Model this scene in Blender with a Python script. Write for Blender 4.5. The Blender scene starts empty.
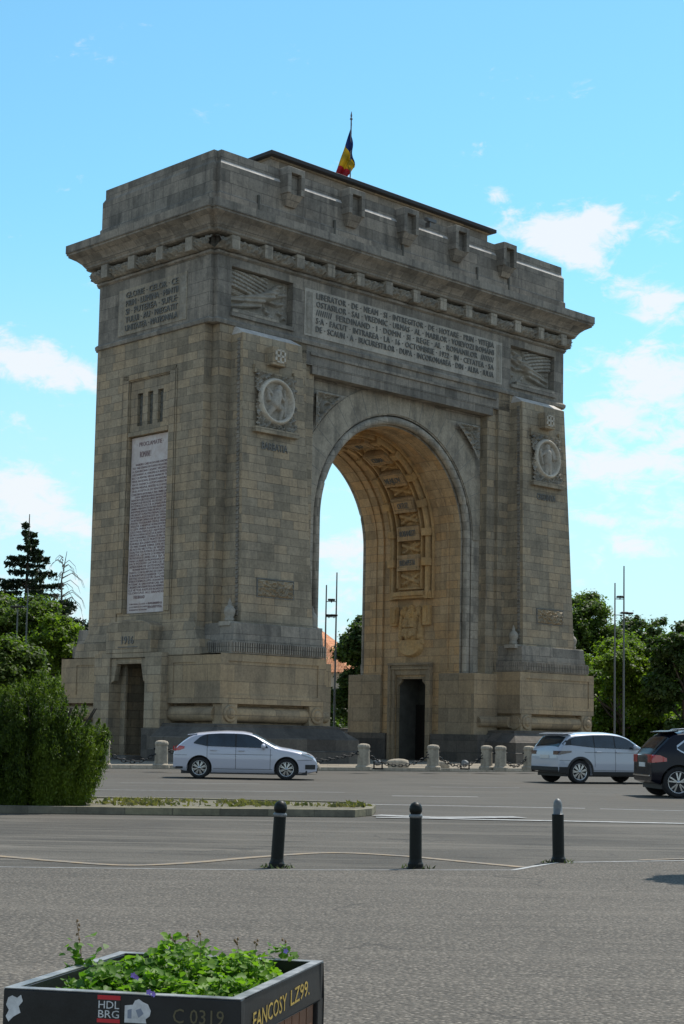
import bpy, bmesh, math, random
import numpy as np
from mathutils import Vector, Matrix
random.seed(7); rng = np.random.default_rng(11)
S = bpy.context.scene
COL = S.collection
PI = math.pi

# ------------------------------------------------------------------ camera
F_PX = 1604.0; PP = (342.0, 583.0); ROLL = math.radians(1.1)
PITCH = math.atan(150.0 / F_PX); EYE = 1.45
fw = Vector((0, math.cos(PITCH), math.sin(PITCH)))
up0 = Vector((0, -math.sin(PITCH), math.cos(PITCH))); r0 = Vector((1, 0, 0))
RT = math.cos(ROLL) * r0 + math.sin(ROLL) * up0
UP = -math.sin(ROLL) * r0 + math.cos(ROLL) * up0
cam = bpy.data.cameras.new('camera'); cam_o = bpy.data.objects.new('camera', cam); COL.objects.link(cam_o)
cam.sensor_fit = 'VERTICAL'; cam.sensor_height = 24.0; cam.lens = F_PX / 1024 * 24.0
cam.shift_x = 0.0; cam.shift_y = (PP[1] - 512) / 1024.0
cam.clip_start = 0.1; cam.clip_end = 3000
cam_o.matrix_world = Matrix(((RT.x, UP.x, -fw.x, 0), (RT.y, UP.y, -fw.y, 0), (RT.z, UP.z, -fw.z, EYE), (0, 0, 0, 1)))
S.camera = cam_o
S.render.resolution_x = 684; S.render.resolution_y = 1024

def G(px, py, z=0.0):
    """where the sight line through a photo pixel meets the level z"""
    d = fw * F_PX + RT * (px - PP[0]) - UP * (py - PP[1])
    t = (z - EYE) / d.z
    return Vector((d.x * t, d.y * t, z))
def GD(px, py, Y):
    d = fw * F_PX + RT * (px - PP[0]) - UP * (py - PP[1])
    return Vector((d.x, d.y, d.z)) * (Y / d.y) + Vector((0, 0, EYE))
def AZEL(px, py):
    d = fw * F_PX + RT * (px - PP[0]) - UP * (py - PP[1])
    return math.atan2(d.x, d.y), math.atan2(d.z, math.hypot(d.x, d.y))

# ------------------------------------------------------------------ light
SUN_DIR = Vector((0.62, 0.785, 0)).normalized()
SUN_EL = math.radians(58)
sun_vec = Vector((SUN_DIR.x * math.cos(SUN_EL), SUN_DIR.y * math.cos(SUN_EL), math.sin(SUN_EL)))
sl = bpy.data.lights.new('sun', 'SUN'); sl.energy = 4.2; sl.angle = math.radians(0.5); sl.color = (1.0, 0.95, 0.87)
so = bpy.data.objects.new('sun', sl); COL.objects.link(so)
so.rotation_euler = sun_vec.to_track_quat('Z', 'Y').to_euler()
S.view_settings.view_transform = 'Standard'; S.view_settings.look = 'None'
S.view_settings.exposure = 0.32; S.view_settings.gamma = 1.0; S.view_settings.use_curve_mapping = False

W = bpy.data.worlds.new("World"); S.world = W; W.use_nodes = True
nt = W.node_tree; N = nt.nodes; Lk = nt.links
for n in list(N): N.remove(n)
def wn(t, **k):
    n = N.new(t)
    for a, b in k.items(): setattr(n, a, b)
    return n
def wmath(op, a, b=None, c=None, clamp=False):
    n = wn('ShaderNodeMath', operation=op); n.use_clamp = clamp
    for i, v in enumerate((a, b, c)):
        if v is None: continue
        if isinstance(v, (int, float)): n.inputs[i].default_value = v
        else: Lk.new(v, n.inputs[i])
    return n.outputs[0]
sky = wn('ShaderNodeTexSky'); sky.sky_type = 'NISHITA'; sky.sun_disc = False
sky.sun_elevation = SUN_EL; sky.sun_rotation = math.atan2(SUN_DIR.x, SUN_DIR.y)
sky.air_density = 1.0; sky.dust_density = 0.15; sky.ozone_density = 1.6
tc = wn('ShaderNodeTexCoord')
sep = wn('ShaderNodeSeparateXYZ'); Lk.new(tc.outputs['Generated'], sep.inputs[0])
az = wmath('ARCTAN2', sep.outputs[0], sep.outputs[1])
el = wmath('ARCSINE', sep.outputs[2])
comb = wn('ShaderNodeCombineXYZ'); Lk.new(az, comb.inputs[0]); Lk.new(el, comb.inputs[1])
mp = wn('ShaderNodeMapping'); mp.inputs['Scale'].default_value = (16, 34, 1); mp.inputs['Rotation'].default_value = (0, 0, 0.22)
Lk.new(comb.outputs[0], mp.inputs[0])
hz_ = wn('ShaderNodeMapRange', interpolation_type='SMOOTHSTEP'); hz_.inputs[1].default_value = 0.33; hz_.inputs[2].default_value = 0.0; hz_.inputs[3].default_value = 0.0; hz_.inputs[4].default_value = 0.85; Lk.new(el, hz_.inputs[0])
nz = wn('ShaderNodeTexNoise'); nz.inputs['Scale'].default_value = 1.0; nz.inputs['Detail'].default_value = 9; nz.inputs['Roughness'].default_value = 0.62; nz.inputs['Distortion'].default_value = 0.25
Lk.new(mp.outputs[0], nz.inputs['Vector'])
# cloud banks: centre (as directions), half sizes in radians, amount
banks = [((35, 364), .045, .014, .46), ((10, 330), .03, .012, .10), ((30, 425), .020, .006, .16), ((15, 488), .045, .011, .36), ((65, 525), .030, .008, .16),
         ((500, 196), .011, .006, .34), ((535, 232), .026, .011, .42), ((575, 255), .020, .009, .34), ((598, 222), .028, .012, .46), ((600, 265), .018, .008, .12), ((660, 228), .012, .012, .22), ((655, 300), .026, .012, .46),
         ((655, 375), .034, .018, .42), ((610, 465), .036, .014, .44), ((672, 425), .035, .030, .32), ((600, 415), .02, .012, .26), ((600, 520), .028, .008, .24),
         ((630, 547), .018, .006, .26), ((680, 520), .020, .006, .2), ((345, 555), .03, .012, .24), ((345, 490), .016, .006, .16), ((400, 690), .9, .085, .19), ((342, 560), .5, .06, .07)]
acc = None
for (px, py), sa, se, amt in banks:
    a0, e0 = AZEL(px, py)
    m = wn('ShaderNodeMapping', vector_type='TEXTURE')
    m.inputs['Location'].default_value = (a0, e0, 0); m.inputs['Rotation'].default_value = (0, 0, -0.15); m.inputs['Scale'].default_value = (sa, se, 1)
    Lk.new(comb.outputs[0], m.inputs[0])
    ln = wn('ShaderNodeVectorMath', operation='LENGTH'); Lk.new(m.outputs[0], ln.inputs[0])
    g = wmath('POWER', 2.718, wmath('MULTIPLY', wmath('MULTIPLY', ln.outputs['Value'], ln.outputs['Value']), -0.8))
    g = wmath('MULTIPLY', g, amt)
    acc = g if acc is None else wmath('ADD', acc, g)
mp2 = wn('ShaderNodeMapping'); mp2.inputs['Scale'].default_value = (55, 95, 1); mp2.inputs['Rotation'].default_value = (0, 0, 0.3); Lk.new(comb.outputs[0], mp2.inputs[0])
nz2 = wn('ShaderNodeTexNoise'); nz2.inputs['Scale'].default_value = 1.0; nz2.inputs['Detail'].default_value = 8; nz2.inputs['Roughness'].default_value = 0.65; nz2.inputs['Distortion'].default_value = 0.6; Lk.new(mp2.outputs[0], nz2.inputs['Vector'])
cl = wmath('ADD', wmath('ADD', nz.outputs[0], wmath('MULTIPLY', wmath('SUBTRACT', nz2.outputs[0], 0.5), 0.75)), acc)
cr = wn('ShaderNodeMapRange', interpolation_type='SMOOTHSTEP'); cr.inputs[1].default_value = 0.65; cr.inputs[2].default_value = 0.97
Lk.new(cl, cr.inputs[0])
tint = wn('ShaderNodeMix', data_type='RGBA', blend_type='MULTIPLY'); tint.inputs[0].default_value = 1.0
Lk.new(sky.outputs[0], tint.inputs[6])
# tint added by direction: cyan ahead, warm behind to neutralise light on the arch
side = wn('ShaderNodeMapRange', interpolation_type='SMOOTHSTEP'); side.inputs[1].default_value = 0.25; side.inputs[2].default_value = 0.75; Lk.new(sep.outputs[1], side.inputs[0])
tcol = wn('ShaderNodeMix', data_type='RGBA'); Lk.new(side.outputs[0], tcol.inputs[0]); tcol.inputs[6].default_value = (1.20, 1.10, 0.90, 1); tcol.inputs[7].default_value = (0.70, 1.10, 1.03, 1); Lk.new(tcol.outputs[2], tint.inputs[7])
mixc = wn('ShaderNodeMix', data_type='RGBA'); crs = wmath('MULTIPLY', cr.outputs[0], 0.9); Lk.new(crs, mixc.inputs[0]); hmix = wn('ShaderNodeMix', data_type='RGBA'); Lk.new(hz_.outputs[0], hmix.inputs[0]); Lk.new(tint.outputs[2], hmix.inputs[6]); hmix.inputs[7].default_value = (3.4, 4.25, 4.8, 1); Lk.new(hmix.outputs[2], mixc.inputs[6]); mixc.inputs[7].default_value = (4.95, 5.1, 5.3, 1)
bg = wn('ShaderNodeBackground'); bg.inputs[1].default_value = 0.148; Lk.new(mixc.outputs[2], bg.inputs[0])
wo = wn('ShaderNodeOutputWorld'); Lk.new(bg.outputs[0], wo.inputs[0])

# ------------------------------------------------------------------ helpers
def tag(o, label=None, cat=None, group=None, kind=None):
    if label: o['label'] = label
    if cat: o['category'] = cat
    if group: o['group'] = group
    if kind: o['kind'] = kind
    return o
def empty(name, loc=(0, 0, 0), rz=0.0, label=None, cat=None, group=None):
    o = bpy.data.objects.new(name, None); COL.objects.link(o); o.location = loc; o.rotation_euler = (0, 0, rz)
    o.empty_display_size = 0.3
    return tag(o, label, cat, group)

class MB:
    def __init__(s): s.v = []; s.f = []; s.mi = []; s.sm = []; s.cur = 0
    def add(s, vs, fs, smooth=False):
        b = len(s.v); s.v += [tuple(p) for p in vs]
        for f in fs: s.f.append(tuple(b + i for i in f)); s.mi.append(s.cur); s.sm.append(smooth)
        return s
    def box(s, x0, x1, y0, y1, z0, z1):
        return s.hexa([(x0, y0, z0), (x1, y0, z0), (x1, y1, z0), (x0, y1, z0)], [(x0, y0, z1), (x1, y0, z1), (x1, y1, z1), (x0, y1, z1)])
    def hexa(s, b, t):
        return s.add(list(b) + list(t), [(3, 2, 1, 0), (4, 5, 6, 7), (0, 1, 5, 4), (1, 2, 6, 5), (2, 3, 7, 6), (3, 0, 4, 7)])
    def loft(s, rings, cap=True, smooth=False, closed=True):
        n = len(rings[0]); vs = [p for r in rings for p in r]; fs = []
        for i in range(len(rings) - 1):
            for j in range(n if closed else n - 1):
                k = (j + 1) % n
                fs.append((i * n + j, i * n + k, (i + 1) * n + k, (i + 1) * n + j))
        s.add(vs, fs, smooth)
        if cap:
            s.add(rings[0], [tuple(range(n))[::-1]]); s.add(rings[-1], [tuple(range(n))])
        return s
    def prism(s, poly, z0, z1, cap=True):
        return s.loft([[(x, y, z0) for x, y in poly], [(x, y, z1) for x, y in poly]], cap)
    def tube(s, pts, r, n=8, cap=True, smooth=True):
        pts = [Vector(p) for p in pts]; rs = r if isinstance(r, (list, tuple)) else [r] * len(pts); rings = []
        for i, p in enumerate(pts):
            d = (pts[min(i + 1, len(pts) - 1)] - pts[max(i - 1, 0)]).normalized()
            a = d.orthogonal() if abs(d.z) > .95 else d.cross(Vector((0, 0, 1)))
            if abs(d.z) > .95: a = Vector((1, 0, 0)) - d * d.x
            a.normalize(); b = d.cross(a)
            rings.append([p + (a * math.cos(2 * PI * k / n) + b * math.sin(2 * PI * k / n)) * rs[i] for k in range(n)])
        return s.loft(rings, cap, smooth)
    def lathe(s, prof, c=(0, 0, 0), n=20, axis='z', smooth=True):
        rings = []
        for r, h in prof:
            ring = []
            for k in range(n):
                a = 2 * PI * k / n; ca, sa = r * math.cos(a), r * math.sin(a)
                p = (ca, sa, h) if axis == 'z' else ((ca, h, sa) if axis == 'y' else (h, ca, sa))
                ring.append((c[0] + p[0], c[1] + p[1], c[2] + p[2]))
            rings.append(ring)
        return s.loft(rings, True, smooth)
    def grid(s, P, smooth=True, mask=None):
        """P: array ny x nx x 3"""
        ny, nx = P.shape[:2]; fs = []
        for j in range(ny - 1):
            for i in range(nx - 1):
                if mask is not None and not mask[j, i]: continue
                fs.append((j * nx + i, j * nx + i + 1, (j + 1) * nx + i + 1, (j + 1) * nx + i))
        return s.add([tuple(p) for p in P.reshape(-1, 3)], fs, smooth)
    def build(s, name, mats, parent=None, fix=True, bevel=0, label=None, cat=None, group=None, kind=None, loc=None, rz=None, sharp=None):
        me = bpy.data.meshes.new(name); me.from_pydata(s.v, [], s.f)
        if not isinstance(mats, (list, tuple)): mats = [mats]
        for m in mats: me.materials.append(m)
        me.polygons.foreach_set('material_index', s.mi); me.polygons.foreach_set('use_smooth', s.sm)
        if fix or bevel:
            bm = bmesh.new(); bm.from_mesh(me)
            if bevel:
                bmesh.ops.remove_doubles(bm, verts=bm.verts, dist=1e-5)
                es = [e for e in bm.edges if len(e.link_faces) == 2 and e.calc_face_angle(0) > 0.5]
                bmesh.ops.bevel(bm, geom=es, offset=bevel, segments=1, affect='EDGES', profile=0.5, clamp_overlap=True)
            bmesh.ops.recalc_face_normals(bm, faces=bm.faces); bm.to_mesh(me); bm.free()
        if sharp: me.set_sharp_from_angle(angle=sharp)
        me.update()
        o = bpy.data.objects.new(name, me); COL.objects.link(o)
        if parent: o.parent = parent
        if loc is not None: o.location = loc
        if rz is not None: o.rotation_euler = (0, 0, rz)
        return tag(o, label, cat, group, kind)
def copy_tree(o, parent=None):
    c = o.copy(); COL.objects.link(c); c.parent = parent
    for ch in [x for x in o.children]: copy_tree(ch, c)
    return c

# ------------------------------------------------------------------ materials
class NB:
    def __init__(s, name):
        s.m = bpy.data.materials.new(name); s.m.use_nodes = True; s.t = s.m.node_tree; s.N = s.t.nodes; s.L = s.t.links
        s.b = s.N['Principled BSDF']
    def n(s, t, ins=None, **k):
        x = s.N.new(t)
        for a, b in k.items(): setattr(x, a, b)
        if ins:
            for a, b in ins.items(): s.set(x.inputs[a], b)
        return x
    def set(s, i, v):
        if hasattr(v, 'is_output') or isinstance(v, bpy.types.NodeSocket): s.L.new(v, i)
        else: i.default_value = v
    def math(s, op, a, b=0.0, clamp=False):
        x = s.n('ShaderNodeMath', operation=op); x.use_clamp = clamp; s.set(x.inputs[0], a); s.set(x.inputs[1], b); return x.outputs[0]
    def noise(s, vec, scale, detail=4, rough=.55, dist=0):
        x = s.n('ShaderNodeTexNoise', {'Scale': scale, 'Detail': detail, 'Roughness': rough, 'Distortion': dist})
        if vec is not None: s.L.new(vec, x.inputs['Vector'])
        return x.outputs[0]
    def mapr(s, v, a, b, c=0.0, d=1.0):
        x = s.n('ShaderNodeMapRange'); s.set(x.inputs[0], v)
        for i, q in zip((1, 2, 3, 4), (a, b, c, d)): x.inputs[i].default_value = q
        return x.outputs[0]
    def mix(s, f, a, b, mode='MIX'):
        x = s.n('ShaderNodeMix', data_type='RGBA', blend_type=mode); s.set(x.inputs[0], f); s.set(x.inputs[6], a); s.set(x.inputs[7], b); return x.outputs[2]
    def scale(s, vec, sc):
        x = s.n('ShaderNodeMapping'); s.L.new(vec, x.inputs[0]); x.inputs['Scale'].default_value = sc; return x.outputs[0]
    def bump(s, h, strength=.4, dist=.02, normal=None):
        x = s.n('ShaderNodeBump', {'Strength': strength, 'Distance': dist}); s.L.new(h, x.inputs['Height'])
        if normal is not None: s.L.new(normal, x.inputs['Normal'])
        return x.outputs[0]
def c4(c): return (c[0], c[1], c[2], 1)
def plain(name, col, rough=.6, metal=0.0, var=.0, vscale=8, coat=0.0, bump=0.0):
    b = NB(name); tcx = b.n('ShaderNodeTexCoord').outputs['Object']
    b.b.inputs['Roughness'].default_value = rough; b.b.inputs['Metallic'].default_value = metal
    if coat: b.b.inputs['Coat Weight'].default_value = coat; b.b.inputs['Coat Roughness'].default_value = 0.04
    if var:
        f = b.noise(tcx, vscale, 6, .65)
        b.set(b.b.inputs['Base Color'], b.mix(b.mapr(f, .3, .7), c4([q * (1 - var) for q in col]), c4([min(1, q * (1 + var)) for q in col])))
        b.set(b.b.inputs['Roughness'], b.mapr(f, .3, .7, max(0.02, rough - .08), min(1, rough + .08)))
    else: b.b.inputs['Base Color'].default_value = c4(col)
    if bump: b.set(b.b.inputs['Normal'], b.bump(b.noise(tcx, vscale * 6, 5, .7), bump, .01))
    return b.m
def wm(c, k=(1.44, 1.31, 1.14)): return tuple(a * b for a, b in zip(c, k))
def stone(name, lo, hi, warm, warm_amt=.25, bw=1.25, bh=.46, joints=1.0, stain=.5, dark=(.05, .05, .048), fine=.35):
    """coursed ashlar: blocks laid by the wall's own direction, each block its own tone, soot streaks and lichen"""
    lo, hi, warm = wm(lo), wm(hi), wm(warm)
    b = NB(name); tc_ = b.n('ShaderNodeTexCoord'); P = tc_.outputs['Object']
    geo = b.n('ShaderNodeNewGeometry'); vt = b.n('ShaderNodeVectorTransform', vector_type='NORMAL', convert_from='WORLD', convert_to='OBJECT'); b.L.new(geo.outputs['True Normal'], vt.inputs[0])
    ab = b.n('ShaderNodeVectorMath', operation='ABSOLUTE'); b.L.new(vt.outputs[0], ab.inputs[0])
    sn = b.n('ShaderNodeSeparateXYZ'); b.L.new(ab.outputs[0], sn.inputs[0]); sp = b.n('ShaderNodeSeparateXYZ'); b.L.new(P, sp.inputs[0])
    xdom = b.math('GREATER_THAN', sn.outputs[0], sn.outputs[1]); zdom = b.math('GREATER_THAN', sn.outputs[2], .8)
    ca = b.n('ShaderNodeCombineXYZ', {0: sp.outputs[0], 1: sp.outputs[2]}); cb = b.n('ShaderNodeCombineXYZ', {0: sp.outputs[1], 1: sp.outputs[2]}); cc = b.n('ShaderNodeCombineXYZ', {0: sp.outputs[0], 1: sp.outputs[1]})
    uv = b.mix(zdom, b.mix(xdom, ca.outputs[0], cb.outputs[0]), cc.outputs[0])
    col_n = b.noise(P, .55, 6, .6, .3)
    if joints > 0:
        br = b.n('ShaderNodeTexBrick', {'Scale': 1.0, 'Mortar Size': .012 * joints, 'Mortar Smooth': .3, 'Bias': 0.0, 'Brick Width': bw, 'Row Height': bh, 'Color1': (0, 0, 0, 1), 'Color2': (1, 1, 1, 1), 'Mortar': (.5, .5, .5, 1)})
        br.offset = .5; br.squash = .8; br.squash_frequency = 3; b.L.new(uv, br.inputs['Vector'])
        rnd = b.n('ShaderNodeSeparateColor', {0: br.outputs['Color']}).outputs[0]; mort = br.outputs['Fac']
    else: rnd = b.noise(P, 1.4, 2); mort = None
    base = b.mix(b.mapr(b.math('ADD', b.math('MULTIPLY', rnd, .7), b.math('MULTIPLY', col_n, 1.0)), .38, 1.0), c4(lo), c4(hi))
    # a block here and there of ochre stone
    wmask = b.math('MULTIPLY', b.mapr(b.math('ADD', rnd, b.math('MULTIPLY', b.noise(P, .33, 3), 1.3)), 1.05, 1.5), warm_amt * 2, clamp=True)
    base = b.mix(wmask, base, c4(warm))
    fn = b.noise(P, 9, 8, .7)
    base = b.mix(b.mapr(fn, .3, .68, 0, .75), base, b.mix(1, base, (.55, .55, .56, 1), 'MULTIPLY'))
    # soot: vertical streaks plus blotches
    st = b.noise(b.scale(P, (2.2, 2.2, .22)), 1.0, 7, .65)
    bl = b.noise(P, .8, 8, .7, .4)
    sm = b.mapr(b.math('MULTIPLY', b.math('ADD', st, bl), .5), .46, .62, 0, stain * 1.15)
    base = b.mix(sm, base, c4(dark))
    if mort is not None: base = b.mix(b.math('MULTIPLY', mort, .5), base, (.05, .046, .04, 1))
    b.set(b.b.inputs['Base Color'], base); b.b.inputs['Roughness'].default_value = .92
    b.b.inputs['Specular IOR Level'].default_value = .25
    nb = b.bump(fn, fine, .02)
    if mort is not None:
        nb = b.bump(b.math('SUBTRACT', 1.0, mort), .7, .02, nb)
        nb = b.bump(rnd, .25, .015, nb)
    b.set(b.b.inputs['Normal'], nb)
    return b.m
M_STONE = stone('stone_ashlar', (.20, .182, .148), (.335, .305, .25), (.35, .26, .16), .2, bw=.95, bh=.38, stain=.36)
M_UPPER = stone('stone_weathered_grey', (.145, .142, .134), (.265, .26, .248), (.26, .22, .17), .08, bw=1.1, bh=.55, stain=.5)
M_WARM = stone('stone_bounce_warm', (.30, .225, .14), (.50, .39, .26), (.44, .29, .15), .35, bw=1.0, bh=.42, stain=.3)  # vault stone: warm bounced sunlight put into its ochre colour
M_GREYST = stone('stone_pale_grey', (.19, .185, .172), (.36, .35, .325), (.32, .27, .2), .08, bw=.95, bh=.42, stain=.5)
M_PED = stone('stone_pedestal', (.21, .178, .135), (.33, .285, .215), (.34, .25, .15), .2, bw=1.7, bh=.7, stain=.32)
M_PLINTH = stone('stone_dark_plinth', (.055, .055, .056), (.125, .123, .12), (.12, .1, .08), .1, bw=1.7, bh=.6, stain=.3, dark=(.02, .02, .022))
M_VOUS = stone('stone_voussoir', (.22, .208, .182), (.33, .315, .28), (.32, .27, .2), .08, joints=0, stain=.5)
M_CARVE = stone('stone_carved', (.165, .165, .155), (.32, .318, .305), (.3, .26, .2), .1, joints=0, stain=.35, fine=.3)
M_CARVEW = stone('stone_carved_bounce_warm', (.34, .235, .125), (.52, .385, .22), (.46, .28, .1), .4, joints=0, stain=.35, fine=.5)  # vault carvings: the same bounced warmth put into the colour
M_PANEL = stone('stone_text_panel', (.28, .28, .275), (.42, .418, .405), (.33, .3, .24), .1, joints=0, stain=.3)
M_RING = stone('stone_ring', (.36, .35, .33), (.50, .49, .46), (.45, .42, .35), .1, joints=0, stain=.15)
M_LEDGE = stone('stone_sunlit_ledge', (.34, .35, .37), (.52, .53, .55), (.5, .48, .44), .1, joints=0, stain=.3)  # sunlit brightness of ledges and caps put into a paler tone
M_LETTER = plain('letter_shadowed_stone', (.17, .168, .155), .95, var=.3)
M_DARKLET = plain('letter_black_paint', (.07, .05, .045), .8)
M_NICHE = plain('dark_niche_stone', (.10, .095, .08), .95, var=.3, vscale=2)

def marble():
    b = NB('marble_plaque'); P = b.n('ShaderNodeTexCoord').outputs['Object']
    v = b.noise(P, 1.3, 9, .68, 1.2)
    base = b.mix(b.mapr(v, .35, .68), (.62, .57, .55, 1), (.46, .38, .35, 1))
    b.set(b.b.inputs['Base Color'], b.mix(b.mapr(b.noise(P, .5, 5, .7), .48, .7, 0, .6), base, (.40, .27, .2, 1)))
    b.b.inputs['Roughness'].default_value = .45; return b.m
M_MARBLE = marble()

# ------------------------------------------------------------------ text
def text_mb(mb, txt, origin, ax, az_, nrm, height, width=None, depth=.03, align='LEFT', smooth=False, spacing=1.0):
    """raised letters: cap height `height`, squeezed to `width` if given"""
    cu = bpy.data.curves.new('letters', 'FONT'); cu.body = txt; cu.size = 1.0; cu.extrude = .5; cu.resolution_u = 2; cu.space_character = spacing
    ob = bpy.data.objects.new('letters', cu); COL.objects.link(ob)
    dg = bpy.context.evaluated_depsgraph_get(); me = bpy.data.meshes.new_from_object(ob.evaluated_get(dg))
    n = len(me.vertices); co = np.zeros(n * 3); me.vertices.foreach_get('co', co); co = co.reshape(-1, 3)
    fs = [tuple(p.vertices) for p in me.polygons]
    bpy.data.objects.remove(ob); bpy.data.curves.remove(cu); bpy.data.meshes.remove(me)
    if n == 0: return
    x0, x1 = co[:, 0].min(), co[:, 0].max(); cap = .72
    sx = height / cap
    if width: sx = width / (x1 - x0)
    X = (co[:, 0] - x0) * sx
    if align == 'CENTER': X = X - (x1 - x0) * sx / 2
    elif align == 'RIGHT': X = X - (x1 - x0) * sx
    Z = co[:, 1] * height / cap; D = (co[:, 2] + .5) * depth
    o, a, u, nn = (np.array(q, float) for q in (origin, ax, az_, nrm))
    P = o + X[:, None] * a + Z[:, None] * u + D[:, None] * nn
    mb.add(P.tolist(), fs, smooth)
    return (x1 - x0) * sx

# ------------------------------------------------------------------ carved relief (height fields)
def caps(X, Z, segs):
    H = np.zeros_like(X)
    for (x0, z0, x1, z1, r0_, r1_, k) in segs:
        dx, dz = x1 - x0, z1 - z0; L2 = dx * dx + dz * dz + 1e-9
        t = np.clip(((X - x0) * dx + (Z - z0) * dz) / L2, 0, 1)
        d2 = (X - x0 - t * dx) ** 2 + (Z - z0 - t * dz) ** 2; r = r0_ + (r1_ - r0_) * t
        H = np.maximum(H, r * np.sqrt(np.maximum(0, 1 - (d2 / (r * r)) ** 2)) * k * .85)
    return H
def vnoise(X, Z, s, seed=0):
    r = np.random.default_rng(seed); H = np.zeros_like(X)
    for k in range(7):
        a = r.uniform(0, PI * 2); f = s * r.uniform(.6, 1.7); H += np.sin((X * math.cos(a) + Z * math.sin(a)) * f + r.uniform(0, 6)) * r.uniform(.5, 1)
    return H / 4
def foliage_h(X, Z, s=6.0, seed=1):
    a = vnoise(X, Z, s, seed); c = vnoise(X, Z, s * 1.9, seed + 5)
    return np.clip(1 - np.abs(a) * 3.2, 0, 1) * .7 + np.clip(1 - np.abs(c) * 2.6, 0, 1) * .5
def relief(mb, w, h, func, origin, ax, az_, nrm, amp, nx=80, nz=60, mask=None, warp=None):
    x = np.linspace(0, w, nx); z = np.linspace(0, h, nz); X, Z = np.meshgrid(x, z)
    H = func(X, Z) * amp
    if warp: P = warp(X, Z, H)
    else:
        o, a, u, n_ = (np.array(q, float) for q in (origin, ax, az_, nrm))
        P = o + X[..., None] * a + Z[..., None] * u + H[..., None] * n_
    mk = None
    if mask is not None:
        xc = (x[:-1] + x[1:]) / 2; zc = (z[:-1] + z[1:]) / 2; XC, ZC = np.meshgrid(xc, zc); mk = mask(XC, ZC)
    mb.grid(P, True, mk)

# ================================================================== GROUND
def asphalt(name, c1, c2, grain=90, agg=.5, patches=.4, bumps=.5):
    c1, c2 = wm(c1, (1.1, 1.0, .86)), wm(c2, (1.1, 1.0, .86))
    b = NB(name); P = b.n('ShaderNodeTexCoord').outputs['Object']
    g1 = b.noise(P, grain, 3, .7); g2 = b.noise(P, grain * .33, 4, .7); big = b.noise(P, .25, 6, .6, .5)
    streak = b.noise(b.scale(P, (.12, 1.6, 1)), 1.0, 6, .6)
    vor = b.n('ShaderNodeTexVoronoi', {'Scale': grain * .6}); b.L.new(P, vor.inputs['Vector'])
    base = b.mix(b.mapr(g1, .3, .7), c4(c1), c4(c2))
    base = b.mix(b.mapr(vor.outputs['Distance'], .12, .42, agg, 0), base, c4([min(1, q * 2.4) for q in c2]))
    base = b.mix(b.mapr(g2, .35, .65, 0, .35), base, c4([q * .45 for q in c1]))
    base = b.mix(b.mapr(big, .42, .68, 0, patches), base, c4([q * .5 for q in c1]))
    base = b.mix(b.mapr(streak, .5, .66, 0, patches), base, c4([q * 1.3 for q in c2]))
    dstr = b.noise(b.scale(P, (.5, 3.5, 1)), 1.0, 7, .7)
    base = b.mix(b.mapr(dstr, .54, .68, 0, patches * 1.3), base, c4([q * .42 for q in c1]))
    wv = b.n('ShaderNodeVectorMath', operation='ADD'); b.L.new(b.scale(P, (.28, .55, 1)), wv.inputs[0])
    wn_ = b.n('ShaderNodeTexNoise', {'Scale': 1.3, 'Detail': 5}); b.L.new(P, wn_.inputs['Vector']); ws = b.n('ShaderNodeVectorMath', operation='SCALE'); ws.inputs[3].default_value = .35; b.L.new(wn_.outputs['Color'], ws.inputs[0]); b.L.new(ws.outputs[0], wv.inputs[1])
    vc = b.n('ShaderNodeTexVoronoi', {'Scale': 1.0}, feature='DISTANCE_TO_EDGE'); b.L.new(wv.outputs[0], vc.inputs['Vector'])
    crack = b.math('MULTIPLY', b.mapr(vc.outputs['Distance'], .003, .010, 1, 0), b.mapr(b.noise(P, .35, 3), .50, .58, 0, .45))
    base = b.mix(crack, base, (.018, .017, .016, 1))
    b.set(b.b.inputs['Base Color'], base); b.b.inputs['Roughness'].default_value = .88; b.b.inputs['Specular IOR Level'].default_value = .3
    b.set(b.b.inputs['Normal'], b.bump(g2, bumps, .02, b.bump(vor.outputs['Distance'], bumps, .01)))
    return b.m
M_ROAD = asphalt('asphalt_road', (.062, .062, .060), (.105, .104, .10), 60, .25, .35, .3)
M_APRON = asphalt('asphalt_coarse', (.040, .039, .037), (.15, .145, .138), 48, .6, .18, 1.0)
M_MID = asphalt('asphalt_lane', (.058, .057, .054), (.105, .103, .098), 60, .4, .7, .5)
def paint(name, col, wear=.5):
    b = NB(name); P = b.n('ShaderNodeTexCoord').outputs['Object']
    b.set(b.b.inputs['Base Color'], b.mix(b.mapr(b.noise(P, 6, 8, .75), .38, .62, 0, wear), c4(col), (.12, .118, .112, 1))); b.b.inputs['Roughness'].default_value = .7; return b.m
M_WHITE = paint('road_paint_white', (.42, .42, .405), .6); M_FAINT = paint('road_paint_worn', (.34, .34, .33), .8)
M_YEL = paint('road_paint_yellow', (.27, .19, .10), .9)
M_KERB = stone('stone_kerb', (.26, .25, .22), (.42, .40, .36), (.4, .36, .3), .1, bw=1.0, bh=5, stain=.3)
M_KERBD = stone('stone_kerb_mossy', (.10, .10, .085), (.2, .2, .17), (.2, .2, .12), .2, bw=1.0, bh=5, stain=.5)

def sheet(name, poly, z, mat, kind='structure', thick=0.0):
    m = MB()
    if thick: m.prism(poly, z - thick, z)
    else: m.add([(x, y, z) for x, y in poly], [tuple(range(len(poly)))])
    return m.build(name, mat, kind=kind)
sheet('ground', [(-1500, -300), (1500, -300), (1500, 2600), (-1500, 2600)], 0.0, M_ROAD)
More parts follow.
